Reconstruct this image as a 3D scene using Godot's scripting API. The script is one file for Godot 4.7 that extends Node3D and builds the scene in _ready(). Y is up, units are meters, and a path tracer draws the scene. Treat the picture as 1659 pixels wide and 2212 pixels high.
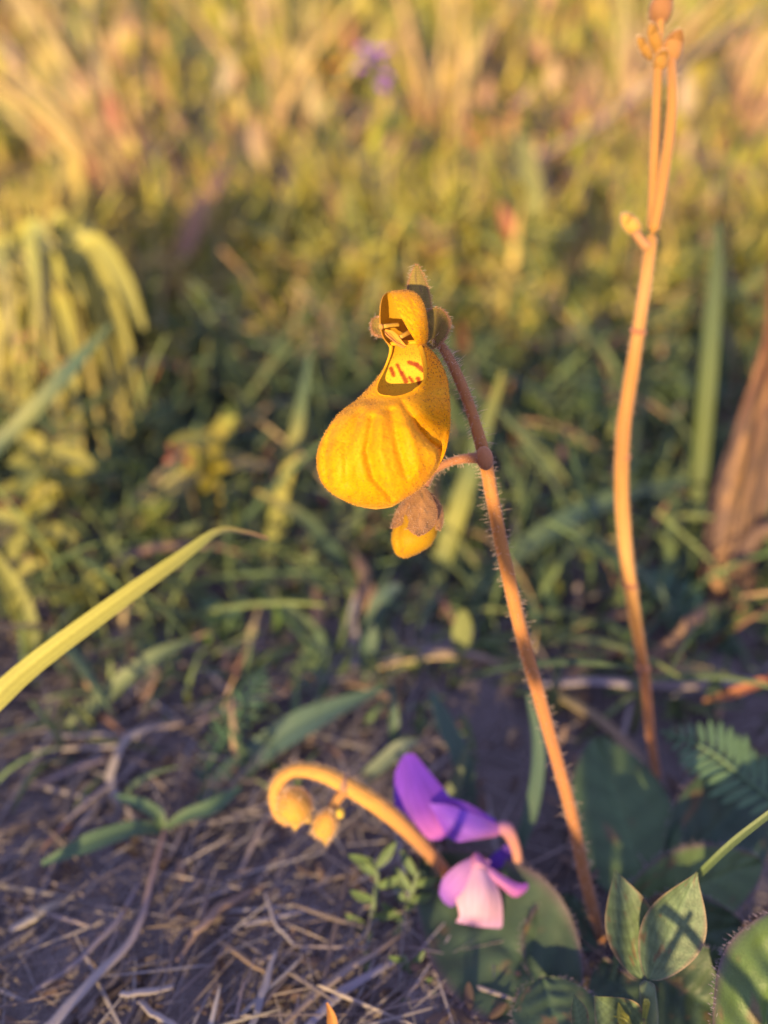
extends Node3D
# A yellow slipper flower in a meadow at golden hour, seen from some ten centimetres away.

const EYE := Vector3(0, 0.14, 0)
const PITCH := 37.0
const SUN_FROM := Vector3(-0.30, 0.205, 0.93)      # towards the low sun, behind and to the left of the camera
const HALF_FOV := 32.0

var rng := RandomNumberGenerator.new()
var noise := FastNoiseLite.new()
var rough_noise := FastNoiseLite.new()
var fwd: Vector3
var up: Vector3
var mats := {}


# ------------------------------------------------------------------ shapes
class Surf:
	var v := PackedVector3Array()
	var c := PackedColorArray()
	var ix := PackedInt32Array()
	var n := PackedVector3Array()
	var weld := []

	func grid(p: PackedVector3Array, nu: int, nv: int, col: PackedColorArray, wrap := false) -> void:
		var b := v.size()
		v.append_array(p)
		c.append_array(col)
		for j in nv - 1:
			for i in (nu if wrap else nu - 1):
				var i2 := (i + 1) % nu
				var p00 := b + j * nu + i
				var p10 := b + j * nu + i2
				var p01 := b + (j + 1) * nu + i
				var p11 := b + (j + 1) * nu + i2
				ix.append_array(PackedInt32Array([p00, p01, p10, p10, p01, p11]))
		if not wrap:
			for j in nv:
				if p[j * nu].distance_to(p[j * nu + nu - 1]) < 1e-6:
					weld.append([b + j * nu, b + j * nu + nu - 1])

	func normals() -> void:
		n = PackedVector3Array()
		n.resize(v.size())
		for k in range(0, ix.size(), 3):
			var a := ix[k]
			var b := ix[k + 1]
			var d := ix[k + 2]
			var f := (v[d] - v[a]).cross(v[b] - v[a]) * 1e6
			n[a] += f
			n[b] += f
			n[d] += f
		for w in weld:
			var s: Vector3 = n[w[0]] + n[w[1]]
			n[w[0]] = s
			n[w[1]] = s
		for k in n.size():
			n[k] = n[k].normalized() if n[k].length() > 1e-9 else Vector3.UP

	func build(origin: Vector3, m: Material) -> ArrayMesh:
		if n.size() != v.size():
			normals()
		var moved := PackedVector3Array()
		moved.resize(v.size())
		for k in v.size():
			moved[k] = v[k] - origin
		var a := []
		a.resize(Mesh.ARRAY_MAX)
		a[Mesh.ARRAY_VERTEX] = moved
		a[Mesh.ARRAY_NORMAL] = n
		a[Mesh.ARRAY_COLOR] = c
		a[Mesh.ARRAY_INDEX] = ix
		var mesh := ArrayMesh.new()
		mesh.add_surface_from_arrays(Mesh.PRIMITIVE_TRIANGLES, a)
		mesh.surface_set_material(0, m)
		return mesh


func at(x: float, y: float, d: float) -> Vector3:
	# a point d metres in front of the eye, on the sight line given on a 1659 x 2212 grid of the view
	return EYE + fwd * d + Vector3.RIGHT * ((x - 829.5) / 1770.0 * d) + up * ((1106.0 - y) / 1770.0 * d)


func soil(x: float, z: float) -> float:
	var far: float = clampf((Vector2(x, z).length() - 0.4) / 2.0, 0.0, 1.0)
	var rise: float = maxf(0.0, -z - 0.27)
	rise = 0.15 * rise * rise / (rise + 0.10) / (1.0 + 0.02 * rise)
	return rise + noise.get_noise_2d(x * 60.0, z * 60.0) * 0.0025 + noise.get_noise_2d(x * 9.0 + 40.0, z * 9.0) * 0.006 * far + noise.get_noise_2d(x * 1.2, z * 1.2 + 9.0) * 0.06 * far


func ground_at(x: float, y: float, h := 0.0) -> Vector3:
	var dir := (at(x, y, 1.0) - EYE)
	var lo := 0.05
	var hi := 0.05
	while hi < 20.0:
		var q := EYE + dir * hi
		if q.y < soil(q.x, q.z) + h:
			break
		lo = hi
		hi *= 1.04
	for k in 24:
		var mid := (lo + hi) / 2.0
		var q := EYE + dir * mid
		if q.y < soil(q.x, q.z) + h:
			hi = mid
		else:
			lo = mid
	var p := EYE + dir * hi
	p.y = soil(p.x, p.z) + h
	return p


func pts(list: Array) -> Array:
	# [x, y, depth]; depth 0 stands for the ground there, a negative one for the ground plus that height
	var out := []
	for q in list:
		if q[2] > 0:
			out.append(at(q[0], q[1], q[2]))
		else:
			out.append(ground_at(q[0], q[1], -q[2]))
	return out


func cr(p: Array, t: float):
	var last := p.size() - 1
	var f := clampf(t, 0.0, 1.0) * last
	var i := mini(int(f), last - 1)
	var u := f - i
	var b = p[i]
	var c = p[i + 1]
	var a = p[i - 1] if i > 0 else b + (b - c)
	var d = p[i + 2] if i + 2 <= last else c + (c - b)
	return (b * 2.0 + (c - a) * u + (a * 2.0 - b * 5.0 + c * 4.0 - d) * u * u + (b * 3.0 - a - c * 3.0 + d) * u * u * u) * 0.5


func lerp_list(p: Array, t: float):
	var f := clampf(t, 0.0, 1.0) * (p.size() - 1)
	var i := mini(int(f), maxi(p.size() - 2, 0))
	if p.size() == 1:
		return p[0]
	return p[i] + (p[i + 1] - p[i]) * (f - i)


func shade(c: Color, k: float) -> Color:
	return Color(c.r * k, c.g * k, c.b * k)


func tube(s: Surf, p: Array, radii: Array, colors: Array, sides := 10, segs := 24, bumps := 0.0, cap := true) -> Array:
	# a smooth tapered tube along p; returns its frames [point, tangent, normal, binormal, radius]
	var frames := []
	var vv := PackedVector3Array()
	var cc := PackedColorArray()
	var nrm := Vector3.ZERO
	for j in segs + 1:
		var t := float(j) / segs
		var q: Vector3 = cr(p, t)
		var tan: Vector3 = (cr(p, minf(t + 0.01, 1.0)) - cr(p, maxf(t - 0.01, 0.0))).normalized()
		if nrm == Vector3.ZERO:
			nrm = tan.cross(Vector3(0.3, 0.2, 0.9)).normalized()
		nrm = (nrm - tan * nrm.dot(tan)).normalized()
		var bin := tan.cross(nrm)
		var r: float = lerp_list(radii, t)
		frames.append([q, tan, nrm, bin, r])
		var rr := r
		if cap and (j == 0 or j == segs):
			rr = r * 0.02
		for i in sides:
			var a := TAU * i / sides
			var k := 1.0 + bumps * noise.get_noise_3d(q.x * 2500.0 + cos(a) * 30.0, q.y * 2500.0 + sin(a) * 30.0, q.z * 2500.0)
			vv.append(q + (nrm * cos(a) + bin * sin(a)) * rr * k)
			var col: Color = lerp_list(colors, t)
			cc.append(shade(col, 1.0 + 0.25 * noise.get_noise_3d(q.x * 4000.0 + cos(a) * 60.0, q.y * 4000.0 + sin(a) * 60.0, q.z * 4000.0)))
	s.grid(vv, sides, segs + 1, cc, true)
	return frames


func blade(s: Surf, p: Array, widths: Array, colors: Array, fold := 0.25, face := Vector3.ZERO, segs := 22, twist := 0.0) -> Array:
	# a leaf blade along p, folded along its midrib, its broad side turned towards face
	var n := 7
	var vv := PackedVector3Array()
	var cc := PackedColorArray()
	var frames := []
	for j in segs + 1:
		var t := float(j) / segs
		var q: Vector3 = cr(p, t)
		var tan: Vector3 = (cr(p, minf(t + 0.02, 1.0)) - cr(p, maxf(t - 0.02, 0.0))).normalized()
		var f := face if face != Vector3.ZERO else (EYE - q).normalized() * 0.7 + Vector3.UP * 0.7
		if twist != 0.0:
			f = f.rotated(tan, twist * t)
		var side := tan.cross(f).normalized()
		var nor := side.cross(tan).normalized()
		var w: float = lerp_list(widths, t)
		frames.append([q, tan, side, nor, w])
		for i in n:
			var u := (float(i) / (n - 1)) * 2.0 - 1.0
			vv.append(q + side * u * w * 0.5 + nor * (absf(u) - 0.4) * w * 0.5 * fold)
			var vein := 1.0 + 0.10 * (1.0 if i % 2 == 0 else -1.0) - (0.12 if i == 3 else 0.0)
			var col: Color = lerp_list(colors, t)
			cc.append(shade(col, vein * (1.0 + 0.3 * noise.get_noise_3d(q.x * 900.0 + u * 3.0, q.y * 900.0, q.z * 900.0))))
	s.grid(vv, n, segs + 1, cc)
	return frames


func leaf(s: Surf, base: Vector3, tip: Vector3, normal: Vector3, width: float, c_in: Color, c_edge: Color, shape := 1.0, cup := 0.15, droop := 0.1, veins := 5.0, rel := 0.03, nu := 17, nv := 26, wavy := 0.0, point := 0.72) -> Array:
	# an ovate leaf; shape < 1 is broadest near the base, > 1 near the tip. Returns its edge points with outward directions
	var axis := tip - base
	var len := axis.length()
	var tan := axis / len
	var side := tan.cross(normal).normalized()
	var nor := side.cross(tan).normalized()
	var vv := PackedVector3Array()
	var cc := PackedColorArray()
	var edge := []
	var ph := rng.randf() * 10.0
	for j in nv:
		var t := float(j) / (nv - 1)
		var w := width * 0.5 * pow(sin(PI * pow(clampf(t, 0.0, 1.0), shape)), lerpf(0.72, point, t)) + width * 0.012
		for i in nu:
			var u := (float(i) / (nu - 1)) * 2.0 - 1.0
			var lift := cup * u * u * w - droop * len * t * t
			lift -= rel * width * exp(-u * u * 90.0)
			lift += rel * width * 0.45 * sin((t * veins * 2.0 - absf(u) * 1.6) * TAU * 0.5) * (1.0 - absf(u)) * (1.0 if absf(u) > 0.08 else 0.0)
			lift += wavy * width * sin(t * 13.0 + ph + u) * u * u
			lift += rel * width * 0.8 * noise.get_noise_3d(t * 90.0 + ph * 9.0, u * 60.0, ph)
			vv.append(base + tan * len * t + side * u * w + nor * lift)
			var e := smoothstep(0.86, 1.0, absf(u))
			var col := c_in.lerp(c_edge, e)
			var rib := pow(1.0 - absf(sin((t * veins - absf(u) * 0.8) * PI)), 7.0) * (1.0 - absf(u) * 0.6)
			col = shade(col, 1.0 + 0.35 * rib)
			if nv > 24:
				col = col.lerp(Color(0.16, 0.10, 0.05), 0.8 * smoothstep(0.36, 0.5, noise.get_noise_3d(t * 160.0 + ph * 31.0, u * 90.0, ph * 17.0)))
			col = shade(col, 1.0 + 0.25 * noise.get_noise_3d(t * 60.0 + ph * 7.0, u * 40.0, 5.0) + 0.22 * exp(-u * u * 120.0) + 0.10 * sin((t * veins * 2.0 - absf(u) * 1.6) * TAU * 0.5))
			cc.append(col)
		edge.append([vv[vv.size() - nu], -side, nor])
		edge.append([vv[vv.size() - 1], side, nor])
	s.grid(vv, nu, nv, cc)
	return edge


func ball(s: Surf, centre: Vector3, axis: Vector3, rx: float, rl: float, colors: Array, pinch := 0.0, nu := 16, nv := 14) -> void:
	var tan := axis.normalized()
	var nrm := tan.cross(Vector3(0.2, 0.1, 0.95)).normalized()
	var bin := tan.cross(nrm)
	var vv := PackedVector3Array()
	var cc := PackedColorArray()
	for j in nv:
		var t := float(j) / (nv - 1)
		var r := sin(PI * t) * rx * (1.0 - pinch * (t - 0.5))
		for i in nu:
			var a := TAU * i / nu
			var k := 1.0 + 0.06 * noise.get_noise_3d(cos(a) * 50.0, sin(a) * 50.0, t * 90.0 + centre.x * 9000.0)
			vv.append(centre - tan * cos(PI * t) * rl + (nrm * cos(a) + bin * sin(a)) * r * k)
			cc.append(shade(lerp_list(colors, t), 1.0 + 0.2 * noise.get_noise_3d(cos(a) * 80.0, sin(a) * 80.0, t * 120.0)))
	s.grid(vv, nu, nv, cc, true)


# ------------------------------------------------------------------ scene tree
func put_meta(o: Node, label := "", category := "", group := "", kind := "") -> void:
	if label:
		o.set_meta("label", label)
	if category:
		o.set_meta("category", category)
	if group:
		o.set_meta("group", group)
	if kind:
		o.set_meta("kind", kind)


func numbered(called: String) -> String:
	if not has_node(NodePath(called)):
		return called
	var k := 1
	while has_node(NodePath("%s_%03d" % [called, k])):
		k += 1
	return "%s_%03d" % [called, k]


func child_name(o: Node, called: String) -> String:
	if not o.has_node(NodePath(called)):
		return called
	var k := 1
	while o.has_node(NodePath("%s_%03d" % [called, k])):
		k += 1
	return "%s_%03d" % [called, k]


func thing(called: String, label: String, category: String, where: Vector3, group := "") -> Node3D:
	var o := Node3D.new()
	o.name = numbered(called)
	add_child(o)
	o.position = where
	put_meta(o, label, category, group)
	return o


func origin_of(o: Node) -> Vector3:
	var r := o
	while r.get_parent() != self:
		r = r.get_parent()
	return (r as Node3D).position


func part(o: Node, called: String, s: Surf, m: String, label := "") -> MeshInstance3D:
	var i := MeshInstance3D.new()
	i.name = child_name(o, called)
	i.mesh = s.build(origin_of(o), mats[m])
	o.add_child(i, true)
	put_meta(i, label)
	return i


func solo(called: String, s: Surf, m: String, where: Vector3, label: String, category: String, group := "") -> MeshInstance3D:
	var i := MeshInstance3D.new()
	i.name = numbered(called)
	i.mesh = s.build(where, mats[m])
	add_child(i)
	i.position = where
	put_meta(i, label, category, group)
	return i


func copies(o: Node, called: String, mesh: Mesh, where: Array, colors: Array, label := "") -> MultiMeshInstance3D:
	var mm := MultiMesh.new()
	mm.transform_format = MultiMesh.TRANSFORM_3D
	mm.use_colors = true
	mm.mesh = mesh
	mm.instance_count = where.size()
	for k in where.size():
		mm.set_instance_transform(k, where[k])
		mm.set_instance_color(k, colors[k])
	var i := MultiMeshInstance3D.new()
	i.name = child_name(o, called)
	i.multimesh = mm
	o.add_child(i, true)
	put_meta(i, label, "", "", "stuff")
	return i


func along(dir: Vector3, spin: float, length: float, thick: float) -> Basis:
	var y := dir.normalized()
	var x := y.cross(Vector3(0.31, 0.17, 0.93)).normalized().rotated(y, spin)
	return Basis(x * thick, y * length, x.cross(y) * thick)


var hair_mesh: Mesh

func hairs(o: Node, spots: Array, length: float, thick: float, color: Color) -> void:
	# spots: [point, direction]
	var w := []
	var c := []
	var org := origin_of(o)
	for q in spots:
		var d: Vector3 = q[1]
		var l := length * rng.randf_range(0.3, 1.0) * (1.6 if rng.randf() < 0.2 else 1.0)
		w.append(Transform3D(along(d, rng.randf() * TAU, l, thick), q[0] - org))
		c.append(shade(color, rng.randf_range(0.75, 1.2)))
	if w.size():
		copies(o, "hair", hair_mesh, w, c)


func tube_hairs(frames: Array, count: int, lean := 0.3) -> Array:
	var out := []
	for k in count:
		var f := rng.randf() * (frames.size() - 2)
		var i := int(f)
		var a: Array = frames[i]
		var b: Array = frames[i + 1]
		var u := f - i
		var ang := rng.randf() * TAU
		var rad: Vector3 = (a[2] * cos(ang) + a[3] * sin(ang))
		var q: Vector3 = a[0].lerp(b[0], u) + rad * lerpf(a[4], b[4], u) * 0.92
		out.append([q, (rad + a[1] * rng.randf_range(-lean, lean) + Vector3(rng.randfn(0, 0.15), rng.randfn(0, 0.15), rng.randfn(0, 0.15))).normalized()])
	return out


func surf_hairs(s: Surf, count: int, keep = null) -> Array:
	if s.n.size() != s.v.size():
		s.normals()
	var out := []
	var tries := 0
	while out.size() < count and tries < count * 30:
		tries += 1
		var k := rng.randi() % s.v.size()
		if keep != null and not keep.call(s.v[k], k):
			continue
		var jit := Vector3(rng.randfn(), rng.randfn(), rng.randfn())
		var q := s.v[k]
		if k + 1 < s.v.size() and s.v[k + 1].distance_to(q) < 0.0008:
			q = q.lerp(s.v[k + 1], rng.randf())
		out.append([q, (s.n[k] + jit * 0.3).normalized()])
	return out


# ------------------------------------------------------------------ materials
func make_materials() -> void:
	var fine := FastNoiseLite.new()
	fine.seed = 5
	fine.frequency = 0.06
	fine.fractal_octaves = 4
	var tex := NoiseTexture2D.new()
	tex.width = 256
	tex.height = 256
	tex.seamless = true
	tex.noise = fine
	var ramp := Gradient.new()
	ramp.set_color(0, Color(0.82, 0.82, 0.82))
	ramp.set_color(1, Color(1, 1, 1))
	var grain := NoiseTexture2D.new()
	grain.width = 256
	grain.height = 256
	grain.seamless = true
	grain.noise = fine
	grain.color_ramp = ramp
	# name: [roughness, backlight, sheen, relief in centimetres, texture repeats per metre, specular]
	var table := {
		"petal": [0.55, 0.84, 0.1, 0.0008, 320.0, 0.25],
		"soft": [0.7, 0.45, 0.35, 0.004, 400.0, 0.3],
		"leaf": [0.5, 0.72, 0.0, 0.006, 160.0, 0.4],
		"grass": [0.5, 0.62, 0.0, 0.004, 160.0, 0.4],
		"straw": [0.6, 0.5, 0.0, 0.006, 200.0, 0.35],
		"stem": [0.6, 0.35, 0.35, 0.006, 300.0, 0.35],
		"bark": [0.85, 0.0, 0.0, 0.06, 60.0, 0.25],
		"soil": [0.95, 0.0, 0.0, 0.12, 45.0, 0.2],
		"hair": [0.5, 0.75, 0.0, 0.0, 0.0, 0.4],
	}
	for k in table:
		var row: Array = table[k]
		var m := StandardMaterial3D.new()
		m.resource_name = k
		m.vertex_color_use_as_albedo = true
		m.roughness = row[0]
		m.metallic_specular = row[5]
		m.cull_mode = BaseMaterial3D.CULL_DISABLED
		if row[1] > 0.0:
			m.backlight_enabled = true
			m.backlight = Color(row[1], row[1], row[1])
		if row[2] > 0.0:
			m.rim_enabled = true
			m.rim = row[2]
			m.rim_tint = 0.8
		if row[3] > 0.0:
			m.albedo_texture = grain
			m.heightmap_enabled = true
			m.heightmap_texture = tex
			m.heightmap_scale = row[3]
			m.uv1_triplanar = true
			m.uv1_scale = Vector3.ONE * float(row[4])
		mats[k] = m


# ------------------------------------------------------------------ the flower
const MM := 0.0000621      # a step of the view's grid at the flower

func near_line(x: float, y: float, line: Array) -> float:
	var best := 1e9
	var q := Vector2(x, y)
	for k in line.size() - 1:
		var a := Vector2(line[k][0], line[k][1])
		var b := Vector2(line[k + 1][0], line[k + 1][1])
		var h := clampf((q - a).dot(b - a) / (b - a).length_squared(), 0.0, 1.0)
		best = minf(best, q.distance_to(a + (b - a) * h))
	return best


func shell(keys: Array, depth: float, nu: int, nv: int, push: Callable, tint: Callable, shut := -1.0, shut_from := 0.0) -> Surf:
	# rows of a hollow body. A key: left x y, right x y, half depth, shift towards the eye, opening from x to x (equal: closed)
	var s := Surf.new()
	var vv := PackedVector3Array()
	var cc := PackedColorArray()
	var rows := []
	for k in keys:
		rows.append([k[0], k[1], k[2], k[3], k[4], k[5], k[6], k[7]])
	for j in nv:
		var t := float(j) / (nv - 1)
		var q := []
		for c in 8:
			var col := []
			for k in keys:
				col.append(float(k[c]))
			q.append(cr(col, t))
		var cx: float = (q[0] + q[2]) / 2.0
		var cy: float = (q[1] + q[3]) / 2.0
		var hx: float = (q[2] - q[0]) / 2.0
		var hy: float = (q[3] - q[1]) / 2.0
		var hd: float = maxf(q[4], 0.0)
		var open_l := acos(clampf((q[6] - cx) / maxf(hx, 0.01), -1.0, 1.0))
		var open_r := acos(clampf((q[7] - cx) / maxf(hx, 0.01), -1.0, 1.0))
		if shut > 0.0:
			var f := t * (keys.size() - 1)
			var k := pow(maxf(0.0, 1.0 - pow(clampf((f - shut_from) / (shut - shut_from), 0.0, 1.0), 6.0)), 0.5)
			var mid: float = lerpf((q[6] + q[7]) / 2.0, 858.0, smoothstep(shut_from, shut, f))
			q[6] = mid + (q[6] - mid) * k
			q[7] = mid + (q[7] - mid) * k
			open_l = acos(clampf((q[6] - cx) / maxf(hx, 0.01), -1.0, 1.0))
			open_r = acos(clampf((q[7] - cx) / maxf(hx, 0.01), -1.0, 1.0))
		if q[7] - q[6] < 0.5:
			open_l = (open_l + open_r) / 2.0
			open_r = open_l
		for i in nu:
			var th := lerpf(open_l, TAU + open_r, float(i) / (nu - 1))
			var x := cx + hx * cos(th)
			var y := cy + hy * cos(th)
			var front := sin(th)
			var back := lerpf(0.42, 1.0, smoothstep(880.0, 985.0, y)) if shut > 0.0 and front < 0.0 else 1.0
			var dz: float = q[5] + hd * back * signf(front) * pow(absf(front), 0.85)
			dz += push.call(x, y, front) * smoothstep(0.0, 0.5, front)
			vv.append(at(x, y, depth - dz * MM))
			cc.append(tint.call(x, y, front, t))
	s.grid(vv, nu, nv, cc)
	return s


func slipper_flower() -> void:
	var D := 0.110
	var base := ground_at(1303, 2046)
	var plant := thing("slipper_flower", "single yellow pouch-shaped slipper flower on a hairy orange-brown nodding stem", "flower", base)
	var yellow := Color(0.95, 0.445, 0.007)
	var deep := Color(0.90, 0.36, 0.006)
	var brown := Color(0.38, 0.16, 0.06)
	var olive := Color(0.24, 0.17, 0.035)
	# stem
	var st := Surf.new()
	var d1 := 0.1375
	var line := []
	for q in [[938, 728], [962, 760], [990, 815], [1020, 895], [1047, 990], [1062, 1070], [1088, 1200], [1130, 1380], [1180, 1560], [1230, 1740], [1264, 1900], [1300, 2036]]:
		line.append(at(q[0], q[1], lerpf(D + 0.0012, d1, pow((q[1] - 728.0) / 1308.0, 1.15))))
	line.append(base - Vector3(0, 0.004, 0))
	var fr := tube(st, line, [0.00048, 0.00064, 0.00075, 0.00081, 0.00095, 0.00096, 0.00100, 0.00106, 0.00106, 0.00104, 0.00100, 0.00088, 0.0008], [Color(0.34, 0.15, 0.06), Color(0.40, 0.16, 0.05), Color(0.46, 0.185, 0.05), Color(0.50, 0.20, 0.045), Color(0.43, 0.165, 0.05), Color(0.38, 0.16, 0.055), Color(0.22, 0.10, 0.06)], 14, 90, 0.10)
	var stem := part(plant, "stem", st, "stem")
	hairs(stem, tube_hairs(fr, 1100), 0.0011, 0.00006, Color(0.75, 0.55, 0.42))
	hairs(stem, tube_hairs(fr, 5000), 0.00018, 0.000045, Color(0.60, 0.36, 0.20))
	var nodes := Surf.new()
	ball(nodes, at(1047, 990, D + 0.0023), line[4] - line[5], 0.00118, 0.0017, [Color(0.40, 0.16, 0.07), Color(0.46, 0.18, 0.06)])
	part(stem, "node", nodes, "stem")
	# side branch and bud
	var br := Surf.new()
	var brl := [at(1047, 990, D + 0.0022), at(1010, 990, D + 0.003), at(972, 998, D + 0.0045), at(935, 1018, D + 0.0058), at(912, 1052, D + 0.0062)]
	var bf := tube(br, brl, [0.0008, 0.00068, 0.0006, 0.0006, 0.0009], [Color(0.34, 0.14, 0.06), Color(0.34, 0.14, 0.07)], 12, 24, 0.08)
	var branch := part(plant, "branch", br, "stem")
	hairs(branch, tube_hairs(bf, 160), 0.0007, 0.00005, Color(0.7, 0.5, 0.4))
	hairs(branch, tube_hairs(bf, 700), 0.00018, 0.000045, Color(0.6, 0.36, 0.22))
	var bud := Node3D.new()
	bud.name = "bud"
	plant.add_child(bud)
	var E := D + 0.0060
	var by := Surf.new()
	var bud_keys := [[885, 1085, 925, 1080, 14, 0, 905, 905], [868, 1105, 944, 1095, 32, 0, 900, 900], [852, 1132, 946, 1125, 44, 4, 896, 896], [845, 1160, 943, 1155, 48, 8, 892, 892], [848, 1182, 930, 1178, 42, 8, 888, 888], [856, 1198, 905, 1194, 26, 6, 880, 880], [872, 1205, 880, 1204, 3, 4, 876, 876]]
	var bud_push := func(x, y, f): return -7.0 * exp(-pow(near_line(x, y, [[868, 1125], [858, 1160], [866, 1200]]) / 5.0, 2.0))
	var bud_tint := func(x, y, f, t): return Color(0.62, 0.33, 0.012).lerp(Color(0.45, 0.18, 0.03), smoothstep(0.5, 1.0, noise.get_noise_2d(x * 3.0, y * 3.0) + t * 0.3))
	by = shell(bud_keys, E, 60, 50, bud_push, bud_tint)
	var bp := part(bud, "bud_petal", by, "petal")
	hairs(bp, surf_hairs(by, 1500), 0.00016, 0.00004, Color(0.65, 0.36, 0.08))
	for q in [[[912, 1046], [905, 1164], 72, -0.0042, 1.15], [[895, 1062], [852, 1146], 44, -0.002, 0.9], [[925, 1062], [946, 1148], 52, -0.0015, 0.95], [[908, 1050], [915, 1150], 70, 0.004, 1.1]]:
		var sp := Surf.new()
		var b0 := at(q[0][0], q[0][1], E - 0.0006)
		var t0 := at(q[1][0], q[1][1], E + q[3] * 0.9)
		var side: float = (q[1][0] - q[0][0]) / 45.0
		var nor := (-fwd + Vector3.RIGHT * side * 0.8) if q[3] < 0.003 else fwd
		leaf(sp, b0, t0, nor, q[2] * MM * 1.05, Color(0.36, 0.18, 0.065), brown, q[4], -0.35, -0.12 if q[3] < 0.0 else 0.1, 3.0, 0.02)
		var sn := part(bud, "sepal", sp, "soft")
		hairs(sn, surf_hairs(sp, 1400), 0.0002, 0.00004, Color(0.55, 0.30, 0.17))
		hairs(sn, surf_hairs(sp, 60), 0.0006, 0.00004, Color(0.7, 0.5, 0.4))
	# pouch
	var keys := [
		[845, 735, 908, 738, 20, 6, 845, 902], [842, 764, 926, 752, 26, 0, 843, 910], [828, 799, 943, 770, 38, -4, 830, 916], [801, 833, 957, 794, 46, -6, 816, 919],
		[772, 863, 967, 822, 56, -2, 815, 916], [746, 882, 971, 856, 72, 12, 838, 880], [722, 905, 973, 890, 86, 24, 838, 870], [698, 942, 972, 928, 98, 28, 838, 860],
		[684, 984, 963, 975, 102, 28, 832, 850], [689, 1028, 942, 1016, 96, 26, 826, 840], [710, 1060, 908, 1054, 78, 20, 820, 830], [750, 1084, 868, 1081, 50, 16, 816, 820], [784, 1094, 842, 1094, 26, 12, 813, 813], [812, 1097, 813, 1097, 2, 10, 812.5, 812.5]]
	var crease := [[872, 872], [886, 900], [902, 932], [922, 955], [944, 970]]
	var step_line := [[872, 872], [886, 900], [902, 932], [922, 955], [944, 970], [944, 1000], [915, 1060]]
	var lower := [[795, 975], [804, 1025], [824, 1058], [868, 1082]]
	var push := func(x, y, f):
		var d := 0.0
		d -= 12.0 * exp(-pow(near_line(x, y, crease) / 8.0, 2.0))
		# the lobe right of the crease lies deeper
		var edge_x: float = 872.0
		for k in step_line.size() - 1:
			if y >= step_line[k][1]:
				edge_x = lerpf(step_line[k][0], step_line[k + 1][0], clampf((y - step_line[k][1]) / (step_line[k + 1][1] - step_line[k][1]), 0.0, 1.0))
		d -= 44.0 * smoothstep(-3.0, 9.0, x - edge_x) * smoothstep(868.0, 940.0, y) * smoothstep(1075.0, 1000.0, y)
		# soft pleats running down the pouch
		d -= 15.5 * exp(-pow(near_line(x, y, [[806, 905], [793, 975], [806, 1030], [846, 1076]]) / 10.0, 2.0))
		d -= 12.4 * exp(-pow(near_line(x, y, [[846, 890], [858, 960], [876, 1025]]) / 11.0, 2.0))
		d -= 12.4 * exp(-pow(near_line(x, y, [[776, 895], [748, 960], [752, 1040]]) / 12.0, 2.0))
		d -= 15.5 * exp(-pow(near_line(x, y, [[716, 925], [700, 985], [708, 1040]]) / 9.0, 2.0))
		d += 7.8 * exp(-pow(near_line(x, y, [[820, 900], [822, 970], [842, 1040]]) / 11.0, 2.0))
		d += 7.8 * exp(-pow(near_line(x, y, [[880, 925], [900, 985], [905, 1020]]) / 12.0, 2.0))
		d += 1.2 * noise.get_noise_2d(x * 0.9, y * 0.9) - 1.6 * pow(1.0 - absf(noise.get_noise_2d(x * 1.7 + 300.0, y * 1.1)), 14.0)
		# the lip turns in at the mouth
		d -= 6.0 * exp(-pow(near_line(x, y, [[800, 866], [838, 866], [880, 856], [912, 846]]) / 9.0, 2.0))
		return d
	var spots := [[[845, 796], [850, 810], 4.6], [[858, 788], [868, 808], 3.6], [[868, 806], [877, 824], 5.2], [[885, 816], [891, 824], 3.8], [[903, 818], [906, 828], 5.0], [[884, 783], [900, 788], 4.8], [[900, 788], [914, 800], 5.4]]
	var tint := func(x, y, f, t):
		var c: Color = yellow.lerp(deep, clampf(0.5 + 0.9 * noise.get_noise_2d(x * 1.6, y * 1.6), 0.0, 1.0) * 0.55)
		var fan := Vector2(x - 845.0, y - 835.0)
		c = c.lerp(Color(0.96, 0.52, 0.012), 0.55 * smoothstep(0.2, 1.0, sin(fan.angle() * 13.0 + 1.2 * noise.get_noise_2d(x * 0.5, y * 0.5)) + 0.3 * noise.get_noise_2d(x * 4.0, y * 4.0)) * smoothstep(40.0, 120.0, fan.length()))
		c = shade(c, 1.0 - 0.16 * pow(absf(sin(fan.angle() * 34.0 + 2.0 * noise.get_noise_2d(x * 1.5, y * 1.5))), 10.0) * smoothstep(30.0, 90.0, fan.length()) - 0.25 * smoothstep(0.34, 0.5, noise.get_noise_2d(x * 9.0 + 70.0, y * 9.0)))
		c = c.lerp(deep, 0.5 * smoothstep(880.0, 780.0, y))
		if f < 0.0 and y < 870.0:
			c = Color(0.86, 0.56, 0.035).lerp(Color(0.76, 0.35, 0.012), smoothstep(800.0, 755.0, y))
			for q in spots:
				var d := near_line(x, y, [q[0], q[1]]) + 2.4 * noise.get_noise_2d(x * 14.0, y * 14.0)
				c = c.lerp(Color(0.34, 0.04, 0.012), 0.92 * smoothstep(q[2] + 1.4, q[2] - 1.6, d))
		return c
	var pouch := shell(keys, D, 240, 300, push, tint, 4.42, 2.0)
	var pn := part(plant, "pouch", pouch, "petal")
	# rolled rim of the mouth
	var rim_pts := []
	var nu := 240
	for j in range(2, 300):
		var a := pouch.v[j * nu + nu - 1]
		var b := pouch.v[j * nu]
		if a.distance_to(b) < 0.0004:
			break
		rim_pts.append(a)
		rim_pts.push_front(b)
	var rim_line := []
	for k in range(0, rim_pts.size(), 5):
		rim_line.append(rim_pts[k])
	var rs := Surf.new()
	tube(rs, rim_line, [0.00008, 0.0001, 0.00012, 0.00018, 0.00032, 0.00034, 0.00032, 0.00028, 0.00014], [yellow, Color(0.85, 0.45, 0.02), yellow], 10, 90)
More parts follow.
